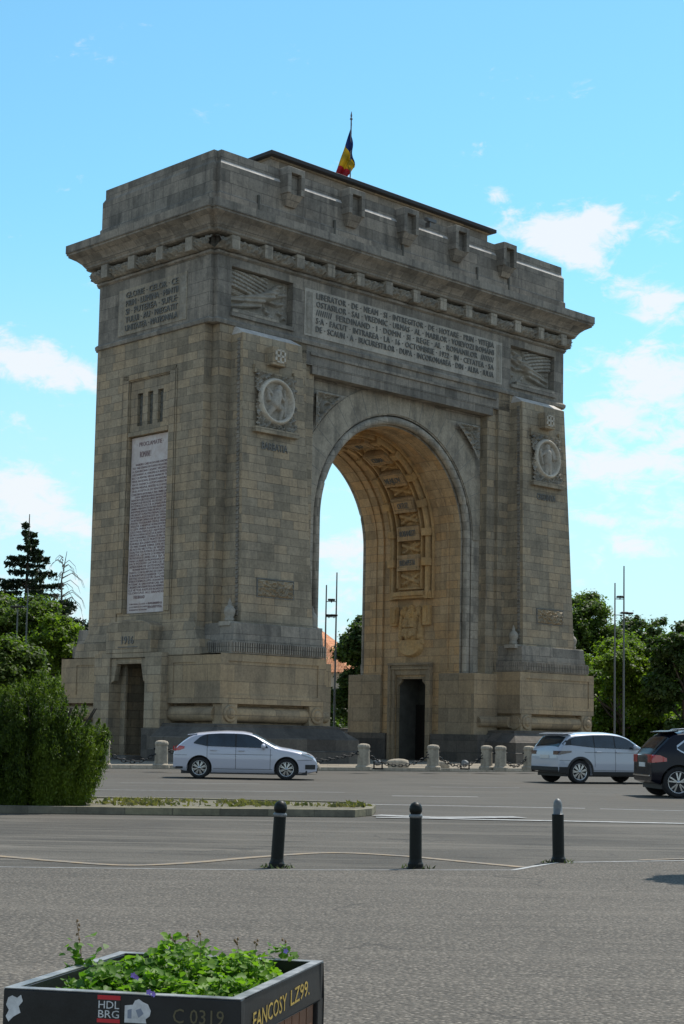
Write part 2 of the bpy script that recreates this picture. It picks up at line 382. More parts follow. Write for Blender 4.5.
# nearer lane between the island and the post line, then the coarse apron the camera stands on
seam = [G(-500, 866), G(0, 868), G(250, 871), G(515, 871), G(560, 863), G(684, 861), G(1200, 858)]
backl = [G(1300, 829), G(684, 824), G(372, 820), G(0, 817), G(-500, 812)]
sheet('lane', [(p.x, p.y) for p in seam] + [(p.x, p.y) for p in backl], .004, M_MID)
sheet('apron', [(p.x, p.y) for p in seam] + [(30, -20), (-30, -20)], .008, M_APRON)
def strip(name, pts, w, z, mat, jit=0):
    m = MB(); pts = [Vector((p.x, p.y, 0)) for p in pts]; rings = []
    for i, p in enumerate(pts):
        d = (pts[min(i + 1, len(pts) - 1)] - pts[max(0, i - 1)]).normalized(); q = Vector((-d.y, d.x, 0)); ww = w / 2
        rings.append([(p.x - q.x * ww, p.y - q.y * ww, z), (p.x + q.x * ww, p.y + q.y * ww, z)])
    m.loft(rings, False, closed=False); return m.build(name, mat, kind='structure')
strip('edge_line', seam[:5], .045, .012, M_FAINT)
strip('edge_line', [G(512, 871.3), G(535, 867), G(558, 863.5), G(684, 861.5), G(900, 860)], .06, .0125, M_WHITE)
def smooth_pts(pts, n=6):
    out = []
    for i in range(len(pts) - 1):
        a = pts[max(0, i - 1)]; b = pts[i]; c = pts[i + 1]; d = pts[min(len(pts) - 1, i + 2)]
        for k in range(n):
            t = k / n; out.append(.5 * ((2 * b) + (c - a) * t + (2 * a - 5 * b + 4 * c - d) * t * t + (3 * b - a - 3 * c + d) * t ** 3))
    return out + [pts[-1]]
strip('yellow_line', smooth_pts([G(-60, 852), G(0, 857), G(60, 862), G(125, 866), G(190, 863.5), G(260, 857.5), G(330, 853.5), G(400, 856.5), G(460, 862), G(524, 868)]), .15, .0105, M_YEL)
strip('yellow_line', [G(640, 861), G(684, 859.5), G(760, 858)], .08, .0128, M_YEL)
strip('white_line', [G(376, 818), G(470, 820), G(600, 822.5), G(684, 824.3), G(900, 829)], .22, .016, M_WHITE)
strip('white_line', [G(376, 816), G(440, 818.5), G(520, 818)], .5, .018, M_FAINT)
for a, bb, w_, mt in [((70, 789.5), (345, 792.5), .14, M_FAINT), ((-100, 797), (210, 799.5), .12, M_FAINT), ((392, 796), (478, 797), .16, M_WHITE), ((372, 804.5), (585, 808.5), .14, M_WHITE),
                      ((600, 809), (684, 811), .14, M_FAINT), ((120, 783), (260, 784), .12, M_FAINT), ((430, 787), (520, 788), .12, M_FAINT)]:
    strip('lane_line', [G(*a), G(*bb)], w_, .0045, mt)
# traffic island at the left
isl_near = [G(-400, 806), G(0, 813.5), G(200, 816), G(355, 817.5), G(372, 816)]
isl_far = [G(376, 812), G(360, 808.5), G(200, 804.8), G(0, 802), G(-400, 797)]
isl = [(p.x, p.y) for p in isl_near + isl_far]
def kerb_ring(name, poly, w, z0, z1, mat):
    m = MB(); n = len(poly); P = [Vector(p) for p in poly]; c = sum(P, Vector((0, 0))) / n; inner = []
    for i in range(n):
        d1 = (P[i] - P[i - 1]).normalized(); d2 = (P[(i + 1) % n] - P[i]).normalized(); q = Vector((-d1.y, d1.x)) + Vector((-d2.y, d2.x)); q.normalize(); inner.append(P[i] + q * w)
    for i in range(n):
        j = (i + 1) % n
        m.hexa([(P[i].x, P[i].y, z0), (P[j].x, P[j].y, z0), (inner[j].x, inner[j].y, z0), (inner[i].x, inner[i].y, z0)], [(P[i].x, P[i].y, z1), (P[j].x, P[j].y, z1), (inner[j].x, inner[j].y, z1), (inner[i].x, inner[i].y, z1)])
    return m.build(name, mat, kind='structure'), [(p.x, p.y) for p in inner]
_, isl_in = kerb_ring('island_kerb', isl, .16, -.02, .13, M_KERBD)
M_SOIL = plain('dry_soil', (.13, .115, .075), .95, var=.5, vscale=3, bump=.6)
sheet('island_soil', isl_in, .105, M_SOIL, thick=.2)
# plaza of the monument with its kerb
pz = [G(-900, 758), G(-300, 765), G(75, 768.5), G(180, 769.2), G(330, 771), G(440, 771.8), G(550, 771.9), G(620, 771.3), G(760, 769)]
pz_poly = [(p.x, p.y) for p in pz] + [(70, 110), (60, 150), (-10, 160), (-75, 130)]
_, pz_in = kerb_ring('plaza_kerb', pz_poly, .18, -.02, .14, M_KERB)
M_PAVE = stone('plaza_paving', (.13, .125, .11), (.24, .23, .205), (.25, .21, .15), .1, bw=.9, bh=.6, stain=.3)
sheet('plaza', pz_in, .125, M_PAVE, thick=.2)

# ================================================================== MONUMENT
MON = Vector((-5.76875, 66, 0)) + Vector((.71569, .69842, 0)) * 13.465 + Vector((-.69842, .71569, 0)) * 5.51
ROT = math.atan2(.69842, .71569)
arch = empty('triumphal_arch', (MON.x, MON.y, 0), ROT, 'huge weathered stone triumphal arch with carved reliefs and long inscription, standing beyond the road', 'triumphal arch')
A, D = 12.3, 4.3; NX, NY = .22, .24; NXS, NYS = .42, .50
REC = 3.65; ZS = 11.3; RV = 5.0; HB = 6.1
def plan(o=0.0, oy=None, a=A, d=D):
    oy = o if oy is None else oy
    a1, a0 = a + o, a - NX + o; d1, d0 = d + oy, d - NY + oy
    return [(-a1, -d0), (-a0, -d0), (-a0, -d1), (a0, -d1), (a0, -d0), (a1, -d0), (a1, d0), (a0, d0), (a0, d1), (-a0, d1), (-a0, d0), (-a1, d0)]
def shell(m, O, ax, az_, nrm, x0, x1, z0, z1, holes=()):
    """wall sheet with recessed rectangles: holes = (x0,x1,z0,z1,depth)"""
    O, ax, az_, nrm = (Vector(q) for q in (O, ax, az_, nrm))
    xs = sorted({x0, x1, *[h[0] for h in holes], *[h[1] for h in holes]}); zs = sorted({z0, z1, *[h[2] for h in holes], *[h[3] for h in holes]})
    P = lambda x, z, d=0: O + ax * x + az_ * z - nrm * d
    for i in range(len(xs) - 1):
        for j in range(len(zs) - 1):
            cx, cz = (xs[i] + xs[i + 1]) / 2, (zs[j] + zs[j + 1]) / 2
            if any(h[0] < cx < h[1] and h[2] < cz < h[3] for h in holes): continue
            m.add([P(xs[i], zs[j]), P(xs[i + 1], zs[j]), P(xs[i + 1], zs[j + 1]), P(xs[i], zs[j + 1])], [(0, 1, 2, 3)])
    for a, b, c, d, dp in holes:
        op = dp < 0; dp = abs(dp)
        m.add([P(a, c), P(b, c), P(b, d), P(a, d), P(a, c, dp), P(b, c, dp), P(b, d, dp), P(a, d, dp)], [(0, 1, 5, 4), (1, 2, 6, 5), (2, 3, 7, 6), (3, 0, 4, 7)] + ([] if op else [(4, 5, 6, 7)]))

# --- lower body: piers
for sx in (-1, 1):
    body = MB()
    # outer side wall with plaque niche and portal door
    shell(body, (sx * A, 0, 0), (0, 1, 0), (0, 0, 1), (sx, 0, 0), -(D - NYS), D - NY, 0, 19.0,
          [(-1.45, 1.45, 6.55, 17.15, .22), (-1.2, 1.2, .15, 4.4, 1.6)])
    for sy in (-1, 1):
        nys, nxs = (NYS, NXS) if sy < 0 else (NY, NX)
        body.add([(sx * A, sy * (D - nys), 0), (sx * (A - nxs), sy * (D - nys), 0), (sx * (A - nxs), sy * (D - nys), 19), (sx * A, sy * (D - nys), 19)], [(0, 1, 2, 3)])
        body.add([(sx * (A - nxs), sy * (D - nys), 0), (sx * (A - nxs), sy * D, 0), (sx * (A - nxs), sy * D, 19), (sx * (A - nxs), sy * (D - nys), 19)], [(0, 1, 2, 3)])
        shell(body, (0, sy * D, 0), (sx, 0, 0), (0, 0, 1), (0, sy, 0), 6.75, A - nxs, 0, 19.0)
        # stepped reveal between wall and recess bay
        body.add([(sx * 6.75, sy * D, 0), (sx * 6.75, sy * (D - .18), 0), (sx * 6.75, sy * (D - .18), 19), (sx * 6.75, sy * D, 19)], [(0, 1, 2, 3)])
        body.add([(sx * 6.75, sy * (D - .18), 0), (sx * HB, sy * (D - .18), 0), (sx * HB, sy * (D - .18), 19), (sx * 6.75, sy * (D - .18), 19)], [(0, 1, 2, 3)])
        body.add([(sx * HB, sy * (D - .18), 0), (sx * HB, sy * REC, 0), (sx * HB, sy * REC, 19), (sx * HB, sy * (D - .18), 19)], [(0, 1, 2, 3)])
    body.box(min(sx * 11.8, sx * (HB + .3)), max(sx * 11.8, sx * (HB + .3)), -3.4, 3.4, 17.3, 18.9)
    body.build('pier', M_STONE, arch)
# grooves beside the side niche: two tall fillets standing proud
for sx in (-1, 1):
    m = MB()
    for y0, y1 in ((-2.0, -1.93), (1.93, 2.0)):
        m.box(min(sx * (A + .004), sx * (A + .05)), max(sx * (A + .004), sx * (A + .05)), y0, y1, 6.0, 17.3)
    for y0, y1 in ((-1.9, -1.5), (1.5, 1.9)):
        m.box(min(sx * (A + .003), sx * (A + .06)), max(sx * (A + .003), sx * (A + .06)), y0, y1, 6.6, 17.45)
    m.box(min(sx * (A + .003), sx * (A + .06)), max(sx * (A + .003), sx * (A + .06)), -1.9, 1.9, 17.2, 17.45)
    m.build('niche_frame', M_STONE, arch, bevel=.012)

# --- recess bay wall with the arch opening, front and back
def arc(R, n=48, a0=0.0, a1=PI): return [(R * math.cos(a0 + (a1 - a0) * k / n), ZS + R * math.sin(a0 + (a1 - a0) * k / n)) for k in range(n + 1)]
RO = 5.5
bay = MB()
for sy in (-1, 1):
    Y = sy * REC
    A_ = arc(RO)                                   # right to left
    n = len(A_)
    top = [(HB * 1.0 * (1 - 2 * k / (n - 1)), 18.3) for k in range(n)]
    for k in range(n - 1):
        bay.add([(A_[k][0], Y, A_[k][1]), (A_[k + 1][0], Y, A_[k + 1][1]), (top[k + 1][0], Y, 18.3), (top[k][0], Y, 18.3)], [(0, 1, 2, 3)])
    for sx in (-1, 1):
        bay.add([(sx * RO, Y, ZS), (sx * HB, Y, 18.3), (sx * HB, Y, ZS)], [(0, 1, 2)])
        bay.add([(sx * RO, Y, 4), (sx * HB, Y, 4), (sx * HB, Y, ZS), (sx * RO, Y, ZS)], [(0, 1, 2, 3)])
    # rebate holding the roll
    Yi = sy * (REC - .28)
    prof = [(RO, Y), (RO, Yi), (RV, Yi)]
    path = [(0, 4.0)] + [None]
    rings = []
    for R, y in prof:
        rings.append([(R, y, 4.0)] + [(x, y, z) for x, z in arc(R)] + [(-R, y, 4.0)])
    bay.loft(rings, False, closed=False)
bay.build('arch_wall', M_GREYST, arch)
for sy in (-1, 1):
    m = MB()
    pts = [(5.25, sy * (REC - .1), 4.55)] + [(x, sy * (REC - .1), z) for x, z in arc(5.25, 60)] + [(-5.25, sy * (REC - .1), 4.55)]
    m.tube(pts, .19, 14); m.build('archivolt_roll', M_GREYST, arch)
    # voussoir band standing slightly proud, cut off by the sides of the bay
    m = MB(); n = 54; ring = []
    for k in range(n + 1):
        a = PI * k / n; ca, sa = math.cos(a), math.sin(a)
        R1 = 6.85 if abs(6.85 * ca) <= HB - .02 else (HB - .02) / abs(ca)
        i0 = (5.56 * ca, ZS + 5.56 * sa); i1 = (R1 * ca, ZS + R1 * sa)
        ring.append([(i0[0], sy * (REC - .05), i0[1]), (i0[0], sy * (REC + .05), i0[1]), (i1[0], sy * (REC + .05), i1[1]), (i1[0], sy * (REC - .05), i1[1])])
    m.loft(ring, True)
    # raised radial joints every few degrees
    for k in range(1, 24):
        a = PI * k / 24; ca, sa = math.cos(a), math.sin(a); R1 = 6.83 if abs(6.83 * ca) <= HB - .04 else (HB - .04) / abs(ca)
        t = .5 * .02
        px_, pz_ = -sa, ca
        q = [(5.58 * ca + px_ * t, 5.58 * sa + pz_ * t), (5.58 * ca - px_ * t, 5.58 * sa - pz_ * t), (R1 * ca - px_ * t, R1 * sa - pz_ * t), (R1 * ca + px_ * t, R1 * sa + pz_ * t)]
        m.cur = 1; m.hexa([(x, sy * (REC + .0), ZS + z) for x, z in q], [(x, sy * (REC + .055), ZS + z) for x, z in q]); m.cur = 0
    m.build('voussoir_band', [M_VOUS, M_LETTER], arch, label='band of pale wedge stones round the arch opening')

# --- vault and jambs
def V(sx, y, s, h):
    R = RV - h
    if s < 0: return (sx * R, y, ZS + s)
    th = s / RV; return (sx * R * math.cos(th), y, ZS + R * math.sin(th))
def vbox(m, sx, y0, y1, s0, s1, h0, h1):
    n = max(1, int(abs(s1 - s0) / .25)) if s1 > 0 else 1
    rings = [[V(sx, y0, s, h0), V(sx, y1, s, h0), V(sx, y1, s, h1), V(sx, y0, s, h1)] for s in np.linspace(s0, s1, n + 1)]
    m.loft(rings, True)
SMAX = RV * PI / 2
m = MB()
yk = [-REC + .28, -2.05, -2.05, 2.05, 2.05, REC - .28]; hk = [0, 0, -.1, -.1, 0, 0]
for sx in (-1, 1):
    ss = [-6.9, -4.0, -2.0, 0.0] + list(np.linspace(0, SMAX, 36))[1:]
    for q in range(5):
        y0, h0, y1, h1 = yk[q], hk[q], yk[q + 1], hk[q + 1]
        for i in range(len(ss) - 1):
            s0, s1 = ss[i], ss[i + 1]
            if q == 2 and s1 <= -4.0 + .001:     # door opening in the jamb
                continue
            m.add([V(sx, y0, s0, h0), V(sx, y1, s0, h1), V(sx, y1, s1, h1), V(sx, y0, s1, h0)], [(0, 1, 2, 3)], False)
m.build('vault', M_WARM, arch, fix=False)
m = MB()
for sx in (-1, 1):
    shell(m, (sx * 5.1, 0, 0), (0, 1, 0), (0, 0, 1), (-sx, 0, 0), -2.05, 2.05, 4.4, 7.3)
    for e in (-1, 1): m.add([(sx * 5.1, e * 1.05, .1), (sx * 5.1, e * 2.08, .1), (sx * 5.1, e * 2.08, 4.4), (sx * 5.1, e * 1.05, 4.4)], [(0, 1, 2, 3)])
    # mouldings along the edges of the middle band
    for yy in (-2.62, 2.50):
        vbox(m, sx, yy, yy + .12, -6.6, SMAX, 0.002, .05)
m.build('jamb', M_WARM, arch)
names = ['BUDAPESTA', 'ROBANESTI', 'OITUZ', 'NEAJLOV', 'CERNA', 'JIU']
def vrelief(m, sx, y0, y1, s0, s1, seed, amp=.27, base=-.10, kind='fig'):
    def fn(X, Z):
        w, h = y1 - y0, s1 - s0
        if kind == 'fig':
            segs = []
            r = np.random.default_rng(seed)
            segs.append((w * .15, h * .25, w * .85, h * .75, .1, .12, 1.0)); segs.append((w * .15, h * .8, w * .85, h * .2, .09, .1, .9))
            for _ in range(7):
                x, z = r.uniform(.08, .92) * w, r.uniform(.15, .85) * h; a = r.uniform(0, PI); l = r.uniform(.08, .22)
                segs.append((x, z, x + math.cos(a) * l, z + math.sin(a) * l, .07, .04, 1.0))
            return caps(X, Z, segs) / .12 + .25 * foliage_h(X, Z, 14, seed)
        return foliage_h(X, Z, 12, seed)
    def warp(X, Z, H):
        P = np.zeros(X.shape + (3,))
        for j in range(X.shape[0]):
            for i in range(X.shape[1]): P[j, i] = V(sx, y0 + X[j, i], s0 + Z[j, i], base + H[j, i])
        return P
    relief(m, y1 - y0, s1 - s0, fn, None, None, None, None, amp, 34, 22, warp=warp)
for sx in (-1, 1):
    fr = MB()
    for sgn in (-1, 1):
        a, b_ = sorted((sgn * .80, sgn * .88)); vbox(fr, sx, a, b_, -2.3, SMAX, -.098, .20)
        a, b_ = sorted((sgn * 1.12, sgn * 1.30)); vbox(fr, sx, a, b_, -2.9, SMAX, -.098, .20)
        a, b_ = sorted((sgn * 1.46, sgn * 1.54)); vbox(fr, sx, a, b_, -2.9, SMAX, -.098, .05)
        for k in range(6):
            s = -1.0 + 1.56 * k; a, b_ = sorted((sgn * .98, sgn * 1.42)); vbox(fr, sx, a, b_, s - .2, s + .2, -.098, .36)
        a, b_ = sorted((sgn * .93, sgn * 1.38)); vbox(fr, sx, a, b_, -4.25, -3.25, -.098, .14)
        a, b_ = sorted((sgn * .98, sgn * 1.24)); vbox(fr, sx, a, b_, -4.1, -3.4, .14, .2)
    vbox(fr, sx, -.88, .88, -2.38, -2.28, -.098, .09)
    # console shelf
    vbox(fr, sx, -1.05, 1.05, -2.72, -2.5, -.098, .30); vbox(fr, sx, -1.2, 1.2, -2.85, -2.72, -.098, .2); vbox(fr, sx, -1.45, -1.05, -2.9, -2.5, -.098, .16); vbox(fr, sx, 1.05, 1.45, -2.9, -2.5, -.098, .16)
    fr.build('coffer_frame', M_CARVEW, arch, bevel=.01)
    for k in range(6):
        s = -1.0 + 1.56 * k
        pl = MB(); vbox(pl, sx, -.76, .76, s - .40, s + .40, -.098, .32)
        vbox(pl, sx, -.66, .66, s + .28, s + .32, .32, .35); vbox(pl, sx, -.66, .66, s - .32, s - .28, .32, .35)
        for q in (-.66, .62): vbox(pl, sx, q, q + .04, s - .32, s + .32, .32, .35)
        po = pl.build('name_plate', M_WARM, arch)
        tm = MB(); th = max(0, s) / RV
        nrm = (-sx * math.cos(th), 0, -math.sin(th)); upv = (-sx * math.sin(th), 0, math.cos(th))
        c = V(sx, 0, s, .325); w_ = min(1.1, .15 * len(names[k]))
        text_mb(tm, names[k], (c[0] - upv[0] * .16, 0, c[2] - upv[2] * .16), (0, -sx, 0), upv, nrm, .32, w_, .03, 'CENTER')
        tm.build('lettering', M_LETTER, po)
        rl = MB(); vrelief(rl, sx, -.78, .78, s + .42, min(s + 1.14, SMAX + .0), 10 + k)
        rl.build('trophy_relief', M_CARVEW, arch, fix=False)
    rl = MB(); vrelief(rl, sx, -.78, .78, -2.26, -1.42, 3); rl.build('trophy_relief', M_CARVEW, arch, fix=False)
# coat of arms on both jambs
def arms_h(X, Z):
    x = X - 1.1; z = Z - 1.35
    segs = [(0, -.3, 0, .45, .5, .52, .5), (0, .75, 0, 1.05, .3, .2, .8), (-.55, .85, -.5, 1.0, .25, .18, .7), (.55, .85, .5, 1.0, .25, .18, .7),
            (-.72, .6, -.62, -.4, .12, .2, 1.3), (.72, .6, .62, -.4, .12, .2, 1.3), (-.62, .1, -.35, .4, .08, .07, 1.9), (.62, .1, .35, .4, .08, .07, 1.9),
            (-.6, -.4, -.8, -.8, .14, .08, 1.3), (.6, -.4, .8, -.8, .14, .08, 1.3), (-.75, -.75, 0, -1.0, .14, .16, 1.2), (.75, -.75, 0, -1.0, .14, .16, 1.2), (-.5, -1.0, .5, -1.0, .16, .16, 1)]
    H = caps(x, z, segs)
    sh = ((np.abs(x) < .36) & (z < .5) & (z > -.55 + .5 * np.abs(x))).astype(float) * .36
    sh -= ((np.abs(x) < .02) | (np.abs(z - .02) < .02)) * sh * .4
    H = np.maximum(H, sh)
    H = H + (H > .02) * .05 * foliage_h(X, Z, 13, 9)
    return H
for sx in (-1, 1):
    m = MB()
    relief(m, 2.2, 2.9, arms_h, (sx * 5.11, 1.1 * sx * -1 * -1, 5.55), (0, -sx, 0), (0, 0, 1), (-sx, 0, 0), 1.0, 90, 110)
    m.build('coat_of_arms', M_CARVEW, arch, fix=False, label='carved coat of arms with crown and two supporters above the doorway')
    m = MB()
    for k in range(9):
        a0 = PI + PI * k / 8
    pts = [(.85 * math.cos(PI + PI * k / 14), .55 * math.sin(PI + PI * k / 14)) for k in range(15)]
    r1 = [(sx * 5.102, x, 5.95 + z) for x, z in pts] + [(sx * 5.102, .85, 6.3), (sx * 5.102, -.85, 6.3)]
    r2 = [(sx * 4.86, x * .85, 5.98 + z * .85) for x, z in pts] + [(sx * 4.9, .7, 6.3), (sx * 4.9, -.7, 6.3)]
    m.loft([r1, r2], True); m.build('arms_bracket', M_CARVEW, arch)

# --- doorways in the jambs
for sx in (-1, 1):
    f = MB()
    def jb(y0, y1, z0, z1, h0, h1): f.box(min(sx * (5.1 - h0), sx * (5.1 - h1)), max(sx * (5.1 - h0), sx * (5.1 - h1)), y0, y1, z0, z1)
    for sg in (-1, 1):
        jb(*sorted((sg * 1.5, sg * 1.32)), .12, 5.0, -.1, .22); jb(*sorted((sg * 1.32, sg * 1.1)), .12, 4.78, -.1, .13)
        f.box(min(sx * 5.12, sx * 5.3), max(sx * 5.12, sx * 5.3), *sorted((sg * 1.1, sg * .98)), .12, 4.5)
        f.hexa([(sx * 5.15, sg * .98, 3.95), (sx * 5.15, sg * .72, 4.18), (sx * 5.3, sg * .72, 4.18), (sx * 5.3, sg * .98, 3.95)], [(sx * 5.15, sg * .98, 4.3), (sx * 5.15, sg * .72, 4.3), (sx * 5.3, sg * .72, 4.3), (sx * 5.3, sg * .98, 4.3)])
    jb(-1.5, 1.5, 5.0, 5.12, -.1, .26); jb(-1.32, 1.32, 4.78, 5.0, -.1, .18); jb(-1.1, 1.1, 4.5, 4.78, -.1, .08); f.box(min(sx * 5.12, sx * 5.3), max(sx * 5.12, sx * 5.3), -1.1, 1.1, 4.3, 4.5)
    f.build('door_surround', M_PED, arch, bevel=.012)
    f = MB(); shell(f, (sx * 5.28, 0, 0), (0, 1, 0), (0, 0, 1), (-sx, 0, 0), -1.1, 1.1, .1, 4.5, [(-.98, .98, .12, 4.3, 1.5)])
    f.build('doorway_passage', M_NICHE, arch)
    f = MB(); f.box(min(sx * 6.5, sx * 6.6), max(sx * 6.5, sx * 6.6), -.95, .95, .13, 3.0); f.build('door', plain('door_bronze', (.05, .045, .04), .5, .6), arch)

# --- upper body, z 18 .. 24
up = MB(); Z1 = 24.0
VP = [(-11.3, -7.66), (7.66, 11.3)]
holes_f = [(a, b, 19.6, 21.65, .42) for a, b in VP]
for sy in (-1, 1):
    shell(up, (0, sy * D, 0), (1, 0, 0), (0, 0, 1), (0, sy, 0), -(A - NX), A - NX, 19.0, Z1, holes_f)
    for sx in (-1, 1):
        up.add([(sx * A, sy * (D - NY), 19), (sx * (A - NX), sy * (D - NY), 19), (sx * (A - NX), sy * (D - NY), Z1), (sx * A, sy * (D - NY), Z1)], [(0, 1, 2, 3)])
        up.add([(sx * (A - NX), sy * (D - NY), 19), (sx * (A - NX), sy * D, 19), (sx * (A - NX), sy * D, Z1), (sx * (A - NX), sy * (D - NY), Z1)], [(0, 1, 2, 3)])
    up.box(-7.6, 7.6, sy * D if sy < 0 else sy * (D - 1.2), sy * (D - 1.2) if sy < 0 else sy * D, 18.1, 19.0)
for sx in (-1, 1):
    shell(up, (sx * A, 0, 0), (0, 1, 0), (0, 0, 1), (sx, 0, 0), -(D - NY), D - NY, 19, Z1)
up.box(-HB, HB, -REC - .5, REC + .5, 17.95, 18.1)
up.box(-11, 11, -3.4, 3.4, 18.2, 23.9)
up.build('entablature_wall', M_UPPER, arch)
m = MB()                                           # moulded lintel over the bay and string course
for sy in (-1, 1):
    y = lambda a: sy * a
    m.box(-HB - .25, HB + .25, min(y(D - .6), y(D - .02)), max(y(D - .6), y(D - .02)), 17.72, 18.1)
    m.box(-HB - .45, HB + .45, min(y(D - .3), y(D + .08)), max(y(D - .3), y(D + .08)), 18.55, 18.68)
m.loft([[(x, y_, z) for x, y_ in plan(o)] for o, z in ((.003, 18.98), (.09, 19.0), (.11, 19.16), (.04, 19.24), (.003, 19.26))], True)
m.build('string_course', M_UPPER, arch, bevel=.01)
m = MB()
m.loft([[(x, y_, z) for x, y_ in plan(o)] for o, z in ((.003, 22.02), (.10, 22.08), (.12, 22.16), (.02, 22.2))], False)
m.build('lower_frieze_moulding', M_UPPER, arch)
# frieze: swelling garland and square blocks
def frieze_side(m, a, b_, O, ax, nrm, seed):
    L = b_ - a; nx = int(L * 26); x = np.linspace(a, b_, nx); t = np.linspace(0, PI, 22); X, T = np.meshgrid(x, t)
    Zc = 22.53 - .30 * np.cos(T); q = .34 * np.sin(T)
    n_ = foliage_h(X, Zc * 1.3, 13, seed) * .26 * np.sin(T) - .12
    q = q + n_ + .05 * np.abs(np.sin(X * 3.27)) * np.sin(T)
    P = np.array(O)[None, None, :] + X[..., None] * np.array(ax, float) + Zc[..., None] * np.array((0, 0, 1.)) + q[..., None] * np.array(nrm, float)
    m.grid(P, True)
m = MB()
for sy in (-1, 1): frieze_side(m, -(A - NX) - .25, A - NX + .25, (0, sy * D, 0), (1, 0, 0), (0, sy, 0), 3)
for sx in (-1, 1): frieze_side(m, -(D - NY) - .25, D - NY + .25, (sx * A, 0, 0), (0, 1, 0), (sx, 0, 0), 4)
m.build('frieze_garland', M_CARVE, arch, fix=False)
for sy in (-1, 1):
    for k in range(-6, 7):
        x = k * 1.917; m = MB(); m.box(x - .24, x + .24, min(sy * D, sy * (D + .5)), max(sy * D, sy * (D + .5)), 22.22, 22.84); m.build('frieze_block', M_GREYST, arch, bevel=.02)
for sx in (-1, 1):
    for k in (-3.1, -1.04, 1.04, 3.1):
        m = MB(); m.box(min(sx * A, sx * (A + .5)), max(sx * A, sx * (A + .5)), k - .24, k + .24, 22.22, 22.84); m.build('frieze_block', M_CARVE, arch, bevel=.02)
# cornice
m = MB()
prof = [(.0, 22.84), (.42, 22.86), (.50, 22.92), (.50, 23.0), (.56, 23.06), (.66, 23.2), (.84, 23.36), (1.08, 23.5), (1.12, 23.52), (1.12, 23.62), (1.18, 23.62), (1.18, 24.0), (.0, 24.03)]
m.loft([[(x, y_, z) for x, y_ in plan(o, o * 1.01)] for o, z in prof], True)
m.build('cornice', M_UPPER, arch)
# attic
m = MB()
m.loft([[(x, y_, z) for x, y_ in plan(o)] for o, z in ((0.06, 24.0), (.06, 24.75), (.0, 24.82), (0, 26.1))], True)
m.build('attic', M_UPPER, arch)
m = MB()
p0 = plan(-.004); p1 = plan(-.09)
m.loft([[(x, y_, 26.1) for x, y_ in p0], [(x, y_, 26.26) for x, y_ in p1]], False)
m.mi = [0 if abs((m.v[f[0]][1] + m.v[f[1]][1]) / 2) > D - .15 and abs((m.v[f[0]][0] + m.v[f[1]][0]) / 2) < 11 else 1 for f in m.f]  # front and back get the painted sunlit tone, the ends plain stone
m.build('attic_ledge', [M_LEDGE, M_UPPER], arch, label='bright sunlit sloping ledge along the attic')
m = MB(); m.loft([[(x, y_, z) for x, y_ in plan(-.095)] for z in (26.1, 26.72)], True)
m.build('attic_parapet', M_UPPER, arch)
M_RUST = plain('rust_stain', (.26, .14, .06), .9, var=.4, vscale=4)
for sy in (-1, 1):
    for k in range(5):
        x = -8.05 + 3.72 * k + (0.15 if k else 0)
        m = MB(); y = lambda a: sy * a
        m.box(x - .52, x - .3, min(y(D - .2), y(D + .5)), max(y(D - .2), y(D + .5)), 25.55, 26.76)
        m.box(x + .3, x + .52, min(y(D - .2), y(D + .5)), max(y(D - .2), y(D + .5)), 25.55, 26.76)
        m.box(x - .3, x + .3, min(y(D - .2), y(D + .5)), max(y(D - .2), y(D + .5)), 26.5, 26.76)
        m.box(x - .3, x + .3, min(y(D - .2), y(D + .24)), max(y(D - .2), y(D + .24)), 25.55, 26.5)
        m.hexa([(x - .3, y(D + .0), 25.05), (x + .3, y(D + .0), 25.05), (x + .3, y(D + .12), 25.05), (x - .3, y(D + .12), 25.05)], [(x - .48, y(D), 25.55), (x + .48, y(D), 25.55), (x + .48, y(D + .46), 25.55), (x - .48, y(D + .46), 25.55)])
        m.build('attic_box', M_UPPER, arch, bevel=.015)
for x in (-9.9, -5.2, -.6, 4.9, 7.4):
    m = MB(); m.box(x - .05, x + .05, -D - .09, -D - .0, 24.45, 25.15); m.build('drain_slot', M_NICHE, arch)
m = MB(); m.box(-7.7, 7.7, -2.6, 2.6, 26.6, 27.85); m.build('roof_house', M_UPPER, arch)
m = MB(); m.box(-7.75, 7.75, -2.7, 2.7, 27.85, 27.93); m.build('roof_soffit', M_STONE, arch)
m = MB(); m.box(-8.0, 8.0, -3.0, 3.0, 27.93, 28.12); m.build('roof_slab', plain('roof_bitumen', (.035, .035, .037), .8, var=.3), arch, bevel=.02)
m = MB()                                          # small camera bracket on the attic
m.box(.55, 1.25, -D - .55, -D - .38, 26.45, 26.6); m.box(.82, .9, -D - .5, -D - .2, 26.2, 26.45); m.box(.5, .7, -D - .7, -D - .5, 26.38, 26.52)
m.build('camera_bracket', plain('grey_metal_dark', (.12, .12, .12), .5, .5), arch)

